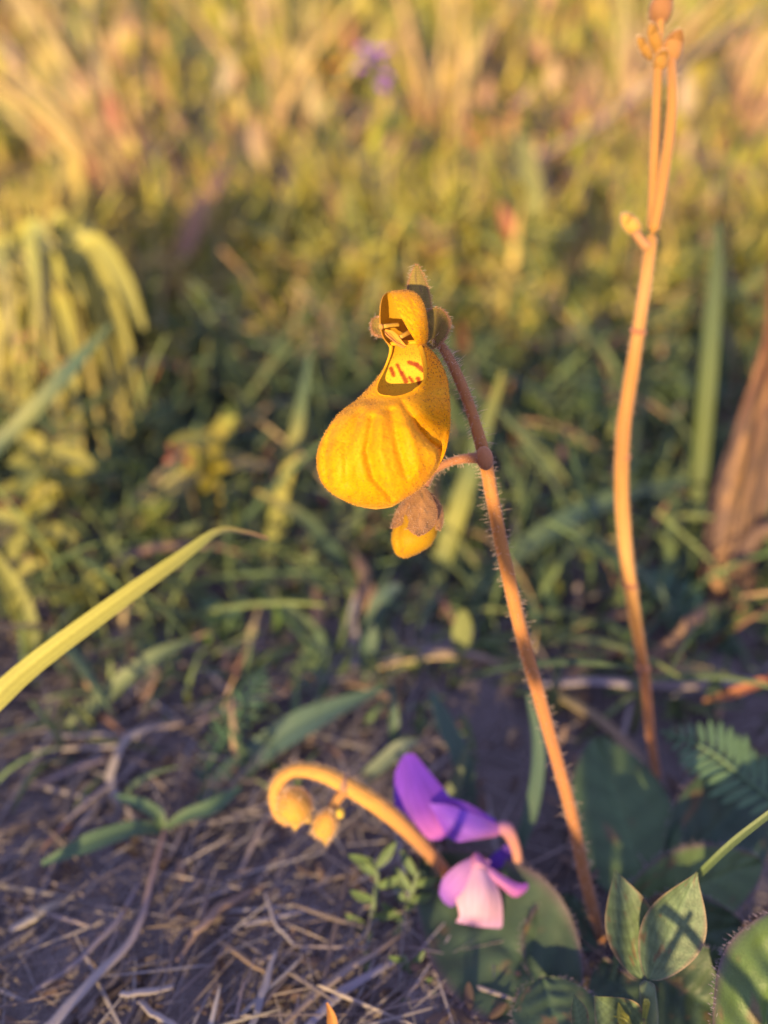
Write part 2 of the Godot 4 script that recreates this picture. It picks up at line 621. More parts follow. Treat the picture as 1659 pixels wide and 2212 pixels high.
	part(pn, "rim", rs, "petal")
	var outer := func(p: Vector3, k: int): return (k % nu) > 3 and (k % nu) < nu - 4
	hairs(pn, surf_hairs(pouch, 9000, outer), 0.00019, 0.00004, Color(0.78, 0.42, 0.06))
	# brown gland dots, thickest on the right flank and round the mouth
	var dots := []
	var dot_c := []
	var dot := SphereMesh.new()
	dot.radius = 1.0
	dot.height = 2.0
	dot.radial_segments = 6
	dot.rings = 3
	dot.material = mats["soft"]
	for q in surf_hairs(pouch, 3600, outer):
		var p: Vector3 = q[0] - EYE
		var px := 829.5 + p.x / p.dot(fwd) * 1770.0
		var py := 1106.0 - p.dot(up) / p.dot(fwd) * 1770.0
		var chance := 0.10 + 0.8 * smoothstep(860.0, 930.0, px) + 0.6 * smoothstep(900.0, 820.0, py)
		if rng.randf() < chance:
			var rr := rng.randf_range(0.00003, 0.000068)
			dots.append(Transform3D(Basis().scaled(Vector3.ONE * rr), q[0] + q[1] * 0.00003 - base))
			dot_c.append(Color(0.22, 0.06, 0.01).lerp(Color(0.4, 0.15, 0.015), rng.randf()))
	copies(pn, "gland_dot", dot, dots, dot_c)
	# hood
	var hood_keys := [
		[872, 627, 876, 627, 2, 12, 874, 874], [842, 630, 898, 633, 20, 14, 842, 844], [826, 643, 914, 652, 36, 16, 827, 850], [820, 672, 922, 682, 46, 18, 822, 862],
		[821, 705, 925, 712, 46, 16, 823, 880], [828, 730, 922, 738, 36, 12, 830, 896], [842, 746, 908, 751, 22, 8, 844, 903]]
	var hood_tint := func(x, y, f, t):
		var c: Color = yellow.lerp(deep, clampf(0.4 + 0.9 * noise.get_noise_2d(x * 2.6, y * 2.6), 0.0, 1.0) * 0.7)
		if f < 0.1:
			c = Color(0.66, 0.36, 0.02).lerp(Color(0.52, 0.24, 0.02), smoothstep(690.0, 735.0, y) * smoothstep(835.0, 860.0, x))
		return c
	var hood := shell(hood_keys, D, 130, 110, func(x, y, f): return 3.0 * noise.get_noise_2d(x * 3.0, y * 3.0), hood_tint)
	var hn := part(plant, "hood", hood, "petal")
	hairs(hn, surf_hairs(hood, 2600, func(p, k): return (k % 130) > 3 and (k % 130) < 126), 0.00016, 0.00004, Color(0.72, 0.36, 0.06))
	dots = []
	dot_c = []
	for q in surf_hairs(hood, 420):
		dots.append(Transform3D(Basis().scaled(Vector3.ONE * rng.randf_range(0.00003, 0.00006)), q[0] + q[1] * 0.00003 - base))
		dot_c.append(Color(0.38, 0.13, 0.02))
	copies(hn, "gland_dot", dot, dots, dot_c)
	# stamens
	for q in [[[862, 702, -2], [846, 703, 14], [826, 705, 30]], [[886, 716, 6], [876, 722, 26], [862, 730, 40]]]:
		var fs := Surf.new()
		var fp := []
		for w in q:
			fp.append(at(w[0], w[1], D - w[2] * MM))
		tube(fs, fp, [0.00036, 0.0003, 0.00028], [Color(0.78, 0.5, 0.06), Color(0.82, 0.5, 0.09)], 10, 12)
		var sm := part(plant, "stamen", fs, "petal")
		var an := Surf.new()
		if q[0][0] == 862:
			ball(an, at(823, 706, D - 32 * MM), Vector3.UP, 0.00032, 0.0004, [Color(0.55, 0.25, 0.05)])
		else:
			var ap := [at(831, 714, D - 42 * MM), at(845, 724, D - 45 * MM), at(858, 736, D - 46 * MM), at(876, 748, D - 42 * MM)]
			blade(an, ap, [0.0004, 0.0010, 0.0011, 0.0008, 0.0002], [Color(0.66, 0.25, 0.02), Color(0.72, 0.30, 0.03)], 0.7, -fwd + Vector3(0.3, 0.6, 0), 16)
			var ap2 := []
			for w in ap:
				ap2.append(w - fwd * -0.0003 + Vector3(0.0, -0.0001, 0.0))
			tube(an, ap2, [0.0002, 0.0004, 0.0003, 0.00035, 0.0002], [Color(0.6, 0.22, 0.02)], 8, 14)
		part(sm, "anther", an, "soft")
	# sepals behind the hood
	for q in [[[910, 735], [900, 572], 52, 0.0026, 0.85, -0.15], [[936, 754], [943, 664], 64, 0.0008, 1.0, 0.35], [[842, 722], [804, 690], 38, 0.0022, 0.95, 0.1]]:
		var sp := Surf.new()
		var e := leaf(sp, at(q[0][0], q[0][1], D + q[3]), at(q[1][0], q[1][1], D + q[3] + 0.0004), -fwd + Vector3.RIGHT * (-0.35 if q[0][0] > 920 else 0.2), q[2] * MM * 1.12, olive, brown, q[4], q[5], 0.0, 2.0, 0.015, 21, 30)
		var sn := part(plant, "sepal", sp, "soft")
		hairs(sn, surf_hairs(sp, 900), 0.00016, 0.00004, Color(0.48, 0.26, 0.13))
		var eh := []
		for w in e:
			for r in 10:
				eh.append([w[0] + Vector3(rng.randfn(), rng.randfn(), rng.randfn()) * 0.00008, (w[1] + w[2] * rng.randfn(0.0, 0.7) + Vector3(rng.randfn(), rng.randfn(), rng.randfn()) * 0.3).normalized()])
		hairs(sn, eh, 0.00028, 0.00005, Color(0.62, 0.30, 0.15))
		hairs(sn, eh.slice(0, eh.size(), 9), 0.0008, 0.00004, Color(0.75, 0.6, 0.5))
	# leaves of the rosette at its foot
	var dark := Color(0.055, 0.088, 0.045)
	var mid := Color(0.075, 0.125, 0.05)
	var purple := Color(0.13, 0.085, 0.09)
	var rosette := [
		[[1238, 1930, 0.1395], [1176, 2165, 0.1305], 172, Color(0.072, 0.11, 0.06), purple, [0.1, 0.6, 0.75], 1.0, 0.03],
		[[1240, 2190, 0.1275], [905, 1850, 0.1425], 300, dark, purple, [0.1, 0.85, 0.5], 0.85, 0.03],
		[[1400, 1965, 0.141], [1290, 1580, 0.161], 225, Color(0.085, 0.135, 0.055), dark, [-0.1, 0.6, 0.75], 0.8, 0.03],
		[[1335, 1985, 0.135], [1655, 1860, 0.139], 165, Color(0.10, 0.15, 0.055), purple, [-0.15, 0.8, 0.6], 0.9, 0.03],
		[[1335, 2060, 0.1325], [1610, 2000, 0.132], 190, dark, purple, [0, 0.8, 0.6], 0.9, 0.03],
		[[1400, 2090, 0.126], [1620, 2230, 0.119], 190, dark, dark, [0, 0.8, 0.6], 0.9, 0.03],
		[[1610, 2390, 0.110], [1745, 1955, 0.119], 275, Color(0.105, 0.16, 0.045), purple, [-0.2, 0.65, 0.75], 0.95, 0.075],
		[[1300, 2075, 0.1335], [1440, 2260, 0.12], 150, dark, dark, [0.0, 0.9, 0.4], 0.9, 0.03],
		[[1170, 2110, 0.128], [1240, 2330, 0.117], 170, dark, dark, [0.0, 0.9, 0.4], 0.9, 0.03],
		[[1440, 1900, 0.144], [1700, 1640, 0.156], 210, Color(0.05, 0.085, 0.05), dark, [-0.2, 0.6, 0.75], 0.85, 0.03]]
	for q in rosette:
		var lf := Surf.new()
		var e := leaf(lf, at(q[0][0], q[0][1], q[0][2]), at(q[1][0], q[1][1], q[1][2]), Vector3(q[5][0], q[5][1], q[5][2]), q[2] * 0.0000565 * q[0][2] / 0.1 * 1.05, q[3], q[4], q[6], 0.2, 0.06, 6.0, q[7], 25, 40, 0.02)
		var ln := part(plant, "leaf", lf, "leaf")
		var eh := []
		for w in e:
			for r in 3:
				eh.append([w[0] + w[1] * rng.randfn(0.0, 0.00015) + Vector3(rng.randfn(), rng.randfn(), rng.randfn()) * 0.0002, (w[1] + w[2] * rng.randfn(0.2, 0.6) + Vector3(rng.randfn(), rng.randfn(), rng.randfn()) * 0.3).normalized()])
		hairs(ln, eh, 0.00075, 0.00007, Color(0.42, 0.32, 0.36))


func tall_stalk() -> void:
	var root := ground_at(1432, 1812)
	var o := thing("bare_flower_stalk", "tall bare orange flower stalk forking near its budded top, behind the slipper flower", "flower stalk", root)
	var tan := Color(0.43, 0.20, 0.045)
	var rust := Color(0.40, 0.15, 0.045)
	var s := Surf.new()
	var line := [root - Vector3(0, 0.004, 0)]
	var W := [[1420, 1690, .154, 11], [1406, 1600, .15, 12], [1391, 1450, .1465, 14], [1372, 1335, .1435, 17.5], [1352, 1190, .141, 19.5], [1343, 1050, .1385, 20.5], [1346, 930, .137, 20.5], [1367, 790, .135, 20], [1390, 640, .133, 18.5], [1409, 500, .1315, 17]]
	var rad := [0.0009]
	for q in W:
		line.append(at(q[0], q[1], q[2]))
		rad.append(q[3] * 0.80 / 1770.0 * q[2])
	var fr := tube(s, line, rad, [Color(0.22, 0.09, 0.05), Color(0.34, 0.14, 0.06), rust, rust, tan, Color(0.52, 0.26, 0.075), tan, rust.lerp(tan, 0.5), tan, Color(0.50, 0.25, 0.08), tan], 14, 90, 0.16)
	var stem := part(o, "stem", s, "stem")
	hairs(stem, tube_hairs(fr, 1500), 0.0005, 0.00004, Color(0.7, 0.5, 0.35))
	for q in [[1388, 1440, .1463], [1361, 1262, .1422], [1345, 985, .1377], [1378, 715, .134]]:
		var nd := Surf.new()
		ball(nd, at(q[0], q[1], q[2]), Vector3(0.1, 1, 0), 0.0014, 0.0009, [Color(0.36, 0.14, 0.06)])
		part(stem, "node", nd, "stem")
	for q in [[[1409, 505, .1315, 14], [1412, 380, .131, 12], [1418, 220, .1305, 11], [1424, 90, .13, 11], [1428, 20, .13, 9], [1432, -70, .13, 8]], [[1410, 505, .1312, 15], [1430, 400, .1302, 14.5], [1449, 270, .13, 13.5], [1452, 180, .1298, 12.5], [1450, 100, .13, 9]]]:
		var b := Surf.new()
		var bl := []
		var r := []
		for w in q:
			bl.append(at(w[0], w[1], w[2]))
			r.append(w[3] * 0.88 / 1770.0 * w[2])
		var bf := tube(b, bl, r, [tan, tan, tan, Color(0.38, 0.17, 0.07)], 12, 36, 0.06)
		var bn := part(o, "branch", b, "stem")
		hairs(bn, tube_hairs(bf, 220), 0.0004, 0.00004, Color(0.7, 0.5, 0.35))
	var golden := Color(0.38, 0.19, 0.04)
	for q in [[1428, 18, .13, [0.05, 1, 0], 0.0019, 0.0026, Color(0.33, 0.15, 0.06)], [1414, 85, .1295, [-0.5, 1, 0], 0.0011, 0.0025, golden], [1393, 105, .1295, [-0.7, 0.8, 0], 0.0008, 0.0022, golden], [1452, 105, .13, [0.15, 1, 0], 0.0017, 0.0027, Color(0.40, 0.19, 0.06)], [1427, 132, .1298, [0.1, 1, 0.2], 0.0012, 0.0016, golden], [1362, 484, .1315, [-0.7, 0.7, 0], 0.0013, 0.0022, Color(0.58, 0.32, 0.07)]]:
		var b := Surf.new()
		ball(b, at(q[0], q[1], q[2]), Vector3(q[3][0], q[3][1], q[3][2]), q[4], q[5], [shade(q[6], 0.7), q[6], q[6]], 0.3)
		var bn := part(o, "bud", b, "soft")
		hairs(bn, surf_hairs(b, 220), 0.0004, 0.00004, Color(0.7, 0.5, 0.35))
		var cs := Surf.new()
		var a := at(q[0], q[1], q[2])
		var ax := Vector3(q[3][0], q[3][1], q[3][2]).normalized()
		leaf(cs, a - ax * q[5], a + ax * q[5] * 0.7 - fwd * q[4] * 1.15, -fwd, q[4] * 1.7, shade(q[6], 0.75), shade(q[6], 0.6), 0.9, -0.4, -0.08, 2.0, 0.02, 9, 12)
		part(bn, "sepal", cs, "soft")
	var pd := Surf.new()
	tube(pd, [at(1404, 540, .1313), at(1385, 520, .1312), at(1370, 498, .1312)], [0.0009, 0.0008, 0.0008], [Color(0.42, 0.2, 0.08)], 8, 10)
	part(o, "bud_stalk", pd, "stem")


func curled_shoot() -> void:
	var root := ground_at(1010, 1935)
	var o := thing("curled_flower_shoot", "hairy golden shoot curled over like a crook with two round buds", "flower shoot", root)
	var gold := Color(0.62, 0.30, 0.055)
	var s := Surf.new()
	var line := [root - Vector3(0, 0.003, 0)]
	var rad := [0.0011]
	for q in [[965, 1888, .1405, 13], [900, 1812, .1375, 17], [830, 1748, .1355, 20], [765, 1705, .1345, 20], [700, 1672, .134, 18], [645, 1663, .1335, 16], [610, 1680, .1332, 15], [595, 1715, .133, 15], [604, 1755, .1328, 15], [630, 1776, .1325, 13]]:
		line.append(at(q[0], q[1], q[2]))
		rad.append(q[3] / 1770.0 * q[2])
	var fr := tube(s, line, rad, [Color(0.36, 0.15, 0.06), Color(0.40, 0.17, 0.06), gold, gold, gold, gold, Color(0.6, 0.27, 0.06)], 14, 80, 0.08)
	var stem := part(o, "stem", s, "stem")
	hairs(stem, tube_hairs(fr, 1400), 0.0008, 0.00005, Color(0.8, 0.55, 0.32))
	for q in [[[636, 1738, .1318], [0.3, -1, 0.2], 0.0028, 0.0031, 5], [[704, 1780, .1325], [-0.3, -1, 0.1], 0.0020, 0.0029, 3]]:
		var c := at(q[0][0], q[0][1], q[0][2])
		var b := Surf.new()
		ball(b, c, Vector3(q[1][0], q[1][1], q[1][2]), q[2], q[3], [Color(0.58, 0.27, 0.05), Color(0.62, 0.32, 0.04)], -0.3, 18, 16)
		var bn := part(o, "bud", b, "soft")
		hairs(bn, surf_hairs(b, 900), 0.0006, 0.00005, Color(0.85, 0.6, 0.35))
		for k in q[4]:
			var sp := Surf.new()
			var a: float = float(k) / q[4] * TAU
			var ax := Vector3(q[1][0], q[1][1], q[1][2]).normalized()
			var out := ax.cross(Vector3(0, 0.2, 1)).normalized().rotated(ax, a)
			leaf(sp, c - ax * q[3] * 0.7 + out * q[2] * 0.7, c + ax * q[3] * 1.05 + out * q[2] * 0.65, out, q[2] * 1.1, Color(0.55, 0.34, 0.045), Color(0.5, 0.22, 0.05), 1.0, -0.3, -0.1, 2.0, 0.02, 9, 14)
			var sn := part(bn, "sepal", sp, "soft")
			hairs(sn, surf_hairs(sp, 160), 0.0005, 0.00005, Color(0.85, 0.6, 0.35))
	var st := Surf.new()
	tube(st, [at(760, 1700, .1343), at(738, 1716, .1335), at(722, 1740, .133), at(712, 1762, .1326)], [0.0011, 0.0008, 0.0008, 0.0009], [Color(0.46, 0.2, 0.07), gold], 10, 14)
	part(o, "bud_stalk", st, "stem")
	var nub := Surf.new()
	ball(nub, at(734, 1757, .132), Vector3(0.2, 1, 0), 0.0008, 0.0010, [Color(0.62, 0.42, 0.05)])
	part(o, "bud", nub, "soft")
	var nd := Surf.new()
	ball(nd, at(745, 1692, .1343), Vector3(1, 0.6, 0), 0.0017, 0.0012, [Color(0.36, 0.18, 0.10)])
	part(stem, "node", nd, "stem")


func petal_patch(s: Surf, rows: Array, colors: Array, curve := 0.0) -> void:
	# a petal from rows of points [x, y, depth], lofted smoothly both ways
	var nr := 26
	var nc := 34
	var lines := []
	for r in rows:
		lines.append(pts(r))
	var vv := PackedVector3Array()
	var cc := PackedColorArray()
	for j in nr:
		var v := float(j) / (nr - 1)
		for i in nc:
			var u := float(i) / (nc - 1)
			var col := []
			for l in lines:
				col.append(cr(l, u))
			var q: Vector3 = cr(col, v)
			q += -fwd * curve * sin(PI * u) * sin(PI * v)
			vv.append(q)
			var c: Color = lerp_list(colors, v)
			cc.append(shade(c, 1.0 + 0.2 * noise.get_noise_2d(u * 120.0, v * 60.0 + q.x * 4000.0) - 0.10 * pow(absf(sin(u * 22.0 + v * 2.0)), 6.0)))
	s.grid(vv, nc, nr, cc)


func pea_plant() -> void:
	var root := ground_at(1120, 2010)
	var o := thing("purple_pea_plant", "small pea plant with a violet flower above a pale pink one", "flowering plant", root)
	var violet := Color(0.25, 0.075, 0.58)
	var pink := Color(0.60, 0.16, 0.55)
	var pale := Color(0.84, 0.48, 0.66)
	# upper flower
	var f := Node3D.new()
	f.name = "flower"
	o.add_child(f)
	var a := Surf.new()
	petal_patch(a, [[[853, 1668, .1392], [872, 1632, .1398], [895, 1628, .1402]], [[851, 1720, .1378], [890, 1690, .1388], [935, 1676, .1402]], [[858, 1778, .137], [910, 1745, .1382], [975, 1725, .1402]], [[895, 1815, .138], [940, 1795, .1385], [1000, 1760, .14]], [[950, 1815, .139], [985, 1800, .1388], [1020, 1775, .1396]]], [violet, violet, Color(0.28, 0.075, 0.5), pink, violet], 0.0012)
	part(f, "banner_petal", a, "petal", "violet upright petal of the upper flower")
	var b := Surf.new()
	petal_patch(b, [[[925, 1735, .1372], [945, 1770, .137], [960, 1800, .1375]], [[975, 1740, .1366], [980, 1778, .1364], [985, 1818, .137]], [[1040, 1766, .137], [1035, 1795, .1366], [1020, 1815, .1372]], [[1096, 1790, .139], [1085, 1800, .1388], [1070, 1808, .139]]], [violet, Color(0.25, 0.09, 0.58), Color(0.30, 0.12, 0.56), Color(0.42, 0.14, 0.4)], 0.0010)
	part(f, "wing_petal", b, "petal")
	var w := Surf.new()
	petal_patch(w, [[[960, 1720, .139], [990, 1745, .1384], [1000, 1785, .1382]], [[1010, 1735, .1386], [1025, 1760, .138], [1020, 1795, .138]], [[1070, 1770, .139], [1070, 1785, .1386], [1060, 1800, .139]]], [violet, pink, violet], 0.0010)
	part(f, "wing_petal", w, "petal")
	var cx := Surf.new()
	tube(cx, pts([[1065, 1788, .139], [1092, 1790, .1392], [1108, 1815, .1396], [1118, 1855, .14], [1112, 1900, .1408]]), [0.0008, 0.0013, 0.0010, 0.0008, 0.0006], [Color(0.34, 0.15, 0.26), Color(0.5, 0.2, 0.15), Color(0.42, 0.22, 0.12)], 12, 24)
	part(f, "calyx", cx, "soft")
	# lower flower
	var g := Node3D.new()
	g.name = "flower"
	o.add_child(g, true)
	g.name = "flower_001"
	var h := Surf.new()
	petal_patch(h, [[[1052, 1860, .1405], [1065, 1845, .1408], [1095, 1822, .141]], [[1060, 1880, .1402], [1085, 1868, .1406], [1112, 1850, .141]], [[1080, 1900, .1405], [1100, 1895, .1408], [1110, 1890, .141]]], [Color(0.12, 0.05, 0.36)], 0.0008)
	part(g, "banner_petal", h, "petal", "dark violet petal behind the pale flower")
	var l := Surf.new()
	petal_patch(l, [[[1020, 1850, .1372], [1030, 1848, .137], [1060, 1860, .1372]], [[985, 1870, .1362], [1010, 1890, .136], [1045, 1885, .1366]], [[955, 1900, .136], [985, 1925, .1356], [1010, 1930, .1364]], [[948, 1930, .1364], [958, 1948, .1362], [975, 1960, .1366]]], [Color(0.62, 0.28, 0.55), Color(0.66, 0.3, 0.58), Color(0.5, 0.2, 0.6), Color(0.3, 0.12, 0.6)], 0.0010)
	part(g, "wing_petal", l, "petal")
	var r := Surf.new()
	petal_patch(r, [[[1040, 1862, .1366], [1044, 1878, .1362], [1040, 1890, .1366]], [[1085, 1890, .1364], [1085, 1905, .136], [1080, 1915, .1364]], [[1120, 1908, .1366], [1118, 1922, .1364], [1112, 1938, .1368]], [[1140, 1908, .137], [1142, 1914, .137], [1146, 1922, .137]]], [Color(0.6, 0.25, 0.5), Color(0.62, 0.22, 0.52), Color(0.55, 0.16, 0.55), Color(0.3, 0.08, 0.5)], 0.0006)
	part(g, "wing_petal", r, "petal")
	var k := Surf.new()
	petal_patch(k, [[[1005, 1878, .1362], [1035, 1868, .1358], [1060, 1888, .1362]], [[985, 1935, .1354], [1035, 1920, .1346], [1080, 1930, .1356]], [[992, 1975, .1352], [1035, 1965, .1344], [1086, 1968, .1354]], [[985, 1992, .1356], [1035, 2002, .1352], [1085, 2006, .1358]]], [pale, Color(0.80, 0.47, 0.56), Color(0.80, 0.46, 0.60), Color(0.62, 0.34, 0.64)], 0.0014)
	part(g, "keel_petal", k, "petal", "pale pink keel of the lower flower")
	var t := Surf.new()
	petal_patch(t, [[[1015, 1855, .1368], [1030, 1842, .1366], [1055, 1862, .1368]], [[1018, 1880, .1356], [1035, 1872, .1352], [1058, 1880, .1358]]], [Color(0.55, 0.2, 0.42), Color(0.62, 0.3, 0.5)], 0.0008)
	part(g, "calyx", t, "petal")
	# stem and small leaves
	var st := Surf.new()
	tube(st, [root - Vector3(0, 0.003, 0), at(1108, 1960, .142), at(1112, 1900, .1412), at(1110, 1880, .1405)], [0.0007, 0.0006, 0.0006, 0.0006], [Color(0.14, 0.16, 0.06)], 8, 16)
	tube(st, [at(1108, 1960, .142), at(1075, 1930, .1405), at(1045, 1890, .1385), at(1035, 1866, .137)], [0.0006, 0.0006, 0.0006, 0.0006], [Color(0.14, 0.16, 0.06)], 8, 14)
	part(o, "stem", st, "stem")
	for q in [[[1108, 1955, .142], [1220, 1975, .144], 85], [[1108, 1960, .142], [1155, 1915, .147], 80]]:
		var lf := Surf.new()
		leaf(lf, at(q[0][0], q[0][1], q[0][2]), at(q[1][0], q[1][1], q[1][2]), Vector3(0, 0.7, 0.6), q[2] * 0.00008, Color(0.05, 0.09, 0.06), Color(0.08, 0.1, 0.07), 0.9)
		part(o, "leaf", lf, "leaf")


func pea_seedling() -> void:
	var root := at(1400, 2290, .122)
	root.y = soil(root.x, root.z)
	var o := thing("pea_seedling", "pea shoot with two upright pointed leaves, yellow-blotched, at the flower's foot", "seedling", root)
	var green := Color(0.12, 0.165, 0.075)
	var edge := Color(0.30, 0.20, 0.12)
	var st := Surf.new()
	tube(st, [root - Vector3(0, 0.003, 0), at(1402, 2212, .1185), at(1398, 2120, .1165)], [0.0014, 0.0013, 0.0011], [Color(0.1, 0.15, 0.06), Color(0.14, 0.18, 0.08)], 10, 16)
	part(o, "stem", st, "stem")
	for q in [[[1386, 2115, .1178], [1326, 1876, .1200], 108, [0.22, 0.3, 0.9], 0.92, 0.25], [[1402, 2116, .1160], [1504, 1882, .1165], 126, [-0.2, 0.3, 0.9], 0.9, 0.2], [[1385, 2230, .117], [1282, 2150, .116], 100, [-0.1, 0.5, 0.8], 1.0, 0.3], [[1260, 2245, .117], [1238, 2145, .117], 40, [0.4, 0.3, 0.8], 1.0, 0.3]]:
		var lf := Surf.new()
		var nn := Vector3(q[3][0], q[3][1], q[3][2])
		var a := at(q[0][0], q[0][1], q[0][2])
		var b := at(q[1][0], q[1][1], q[1][2])
		leaf(lf, a, b, nn, q[2] * q[0][2] / 1770.0 * 1.06, green, edge, q[4], q[5], -0.02, 8.0, 0.012, 25, 44, 0.0, 1.25)
		# the pale yellow blotches are pigment in the blade
		var mid := (a + b) / 2.0
		for k in lf.v.size():
			var w := lf.v[k]
			var blot := noise.get_noise_3d(w.x * 500.0, w.y * 260.0, w.z * 260.0) - 1.2 * w.distance_to(mid) / a.distance_to(b)
			lf.c[k] = shade(lf.c[k], 1.0 + 0.12 * sin(float(k % 25) * 2.1))
			lf.c[k] = lf.c[k].lerp(Color(0.34, 0.30, 0.06), smoothstep(-0.12, 0.12, blot))
		part(o, "leaf", lf, "leaf")
	for q in [[[1375, 2240, .1158], [1345, 2200, .1155], [1336, 2165, .1155], 28], [[1392, 2200, .1155], [1396, 2165, .115], [1392, 2170, .115], 16], [[1380, 2235, .1156], [1350, 2205, .1154], [1325, 2195, .1152], 8]]:
		var b := Surf.new()
		blade(b, pts([q[0], q[1], q[2]]), [0.0006, q[3] * 0.000065, 0.0001], [Color(0.2, 0.22, 0.05), Color(0.5, 0.42, 0.06)], 0.6)
		part(o, "young_leaf", b, "leaf")


func woody_stem() -> void:
	var root := ground_at(1560, 1345)
	var o := thing("dead_woody_stem", "thick weathered brown woody stem leaning at the meadow's right edge", "dead stem", root)
	var grey := Color(0.16, 0.10, 0.075)
	var red := Color(0.16, 0.07, 0.045)
	var s := Surf.new()
	var line := [root - Vector3(0, 0.01, 0)]
	var rad := [0.0066]
	for q in [[1562, 1290, .2, 54], [1582, 1180, .197, 56], [1606, 1050, .194, 60], [1632, 930, .191, 50], [1656, 820, .188, 34], [1676, 720, .186, 26], [1680, 600, .184, 22], [1690, 430, .182, 16]]:
		line.append(at(q[0], q[1], q[2]))
		rad.append(q[3] / 1770.0 * q[2])
	# bark in long ridges
	var sides := 40
	var segs := 70
	var vv := PackedVector3Array()
	var cc := PackedColorArray()
	for j in segs + 1:
		var t := float(j) / segs
		var q: Vector3 = cr(line, t)
		var tan: Vector3 = (cr(line, minf(t + 0.01, 1.0)) - cr(line, maxf(t - 0.01, 0.0))).normalized()
		var nrm := tan.cross(Vector3(0.1, 0.2, 0.9)).normalized()
		var bin := tan.cross(nrm)
		for i in sides:
			var a := TAU * i / sides
			var ridge := noise.get_noise_3d(cos(a) * 160.0, sin(a) * 160.0, t * 60.0) + 0.5 * noise.get_noise_3d(cos(a) * 420.0, sin(a) * 420.0, t * 130.0)
			vv.append(q + (nrm * cos(a) + bin * sin(a)) * float(lerp_list(rad, t)) * 0.8 * (1.0 + 0.42 * ridge))
			var blot := rough_noise.get_noise_3d(q.x * 1500.0 + cos(a) * 30.0, q.y * 1500.0 + sin(a) * 30.0, q.z * 1500.0)
			cc.append(shade(grey.lerp(red, smoothstep(0.45, 0.7, t + 0.12 * ridge)).lerp(Color(0.44, 0.24, 0.11), smoothstep(0.05, 0.35, blot) * 0.7), 0.9 + 0.9 * ridge))
	s.grid(vv, sides, segs + 1, cc, true)
	part(o, "stem", s, "bark")
	var tw := Surf.new()
	tube(tw, [at(1592, 1230, .1935), at(1630, 1160, .191), at(1665, 1140, .189), at(1730, 1130, .187)], [0.0028, 0.002, 0.0017, 0.001], [grey], 10, 20, 0.2)
	part(o, "twig", tw, "bark")


func frond(rows: Array, width: float, pairs: int, color: Color, label: String) -> void:
	# a feathery yarrow leaf: rachis and leaflets
	var p := pts(rows)
	var o := thing("feathery_leaf", label, "fern-like leaf", p[0], "feathery leaves low in the turf")
	var s := Surf.new()
	var fr := tube(s, p, [0.0006, 0.0005, 0.0003], [shade(color, 1.5)], 6, 30)
	part(o, "midrib", s, "leaf")
	for k in pairs:
		var t := (k + 0.7) / pairs
		var f: Array = fr[clampi(int(t * 30.0), 0, 30)]
		var w := width * sin(PI * clampf(t * 0.86 + 0.12, 0.0, 1.0)) * 0.5
		var face: Vector3 = ((EYE - f[0]).normalized() * 0.6 + Vector3.UP * 0.6).normalized()
		var out: Vector3 = f[1].cross(face).normalized()
		for sgn in [-1.0, 1.0]:
			var l := Surf.new()
			var tip: Vector3 = f[0] + (out * sgn + f[1] * 0.55).normalized() * w * rng.randf_range(0.85, 1.1) + face * rng.randfn(0, 0.05) * w
			leaf(l, f[0], tip, face, w * 0.2, shade(color, 1.5), shade(color, 2.0), 1.1, 0.5, 0.08, 3.0, 0.05, 7, 9)
			part(o, "leaflet", l, "leaf")


func herb(x: float, y: float, d: float, count: int, size: float, c1: Color, c2: Color, label: String) -> void:
	var top := at(x, y, d) if d > 0.0 else ground_at(x, y, -d)
	var root := Vector3(top.x, soil(top.x, top.z), top.z)
	var o := thing("small_herb", label, "herb", root, "small leafy herbs in the turf")
	var s := Surf.new()
	tube(s, [root - Vector3(0, 0.002, 0), root.lerp(top, 0.5) + Vector3(0.001, 0, 0), top], [0.0008, 0.0007, 0.0005], [shade(c1, 0.8)], 7, 12)
	part(o, "stem", s, "stem")
	count = int(count * 1.9)
	for k in count:
		var a := k * 2.4 + rng.randf() * 1.6
		var from := top - Vector3(rng.randfn(0, 0.14) * size, size * 1.1 * float(k) / count, rng.randfn(0, 0.14) * size)
		var dir := Vector3(cos(a), rng.randf_range(-0.4, 1.3), sin(a)).normalized()
		var l := Surf.new()
		leaf(l, from, from + dir * size * rng.randf_range(0.4, 0.95), Vector3(0, 1, 0.3) - dir * 0.3, size * 0.38, c1.lerp(c2, rng.randf()), c2, 1.0, 0.3, 0.25, 4.0, 0.03, 9, 14)
		part(o, "leaf", l, "leaf")


func small_bloom(x: float, y: float, d: float, n: int, size: float, c: Color, stem_c: Color, called: String, label: String, cat: String, spread := Vector3(1, 1, 1)) -> void:
	var top := at(x, y, d) if d > 0.0 else ground_at(x, y, -d)
	var root := Vector3(top.x + 0.002, soil(top.x, top.z), top.z)
	var o := thing(called, label, cat, root)
	var s := Surf.new()
	tube(s, [root - Vector3(0, 0.002, 0), root.lerp(top, 0.55) + Vector3(size * 0.2, 0, 0), top], [size * 0.09, size * 0.08, size * 0.06], [stem_c], 7, 14)
	part(o, "stem", s, "stem")
	for k in n:
		var a := k * 2.399 + rng.randf() * 0.4
		var e := rng.randf_range(-0.6, 0.9)
		var off := Vector3(cos(a) * 0.3, e * 0.6, sin(a) * 0.3) * spread * size
		var dir := Vector3(cos(a), e, sin(a)).normalized()
		var l := Surf.new()
		leaf(l, top + off, top + off + dir * size * 0.6, Vector3(0.1, 1, 0.4) - dir * 0.4, size * 0.42, shade(c, rng.randf_range(0.8, 1.2)), c, 1.2, 0.4, 0.15, 2.0, 0.02, 7, 9)
		part(o, "petal", l, "petal")


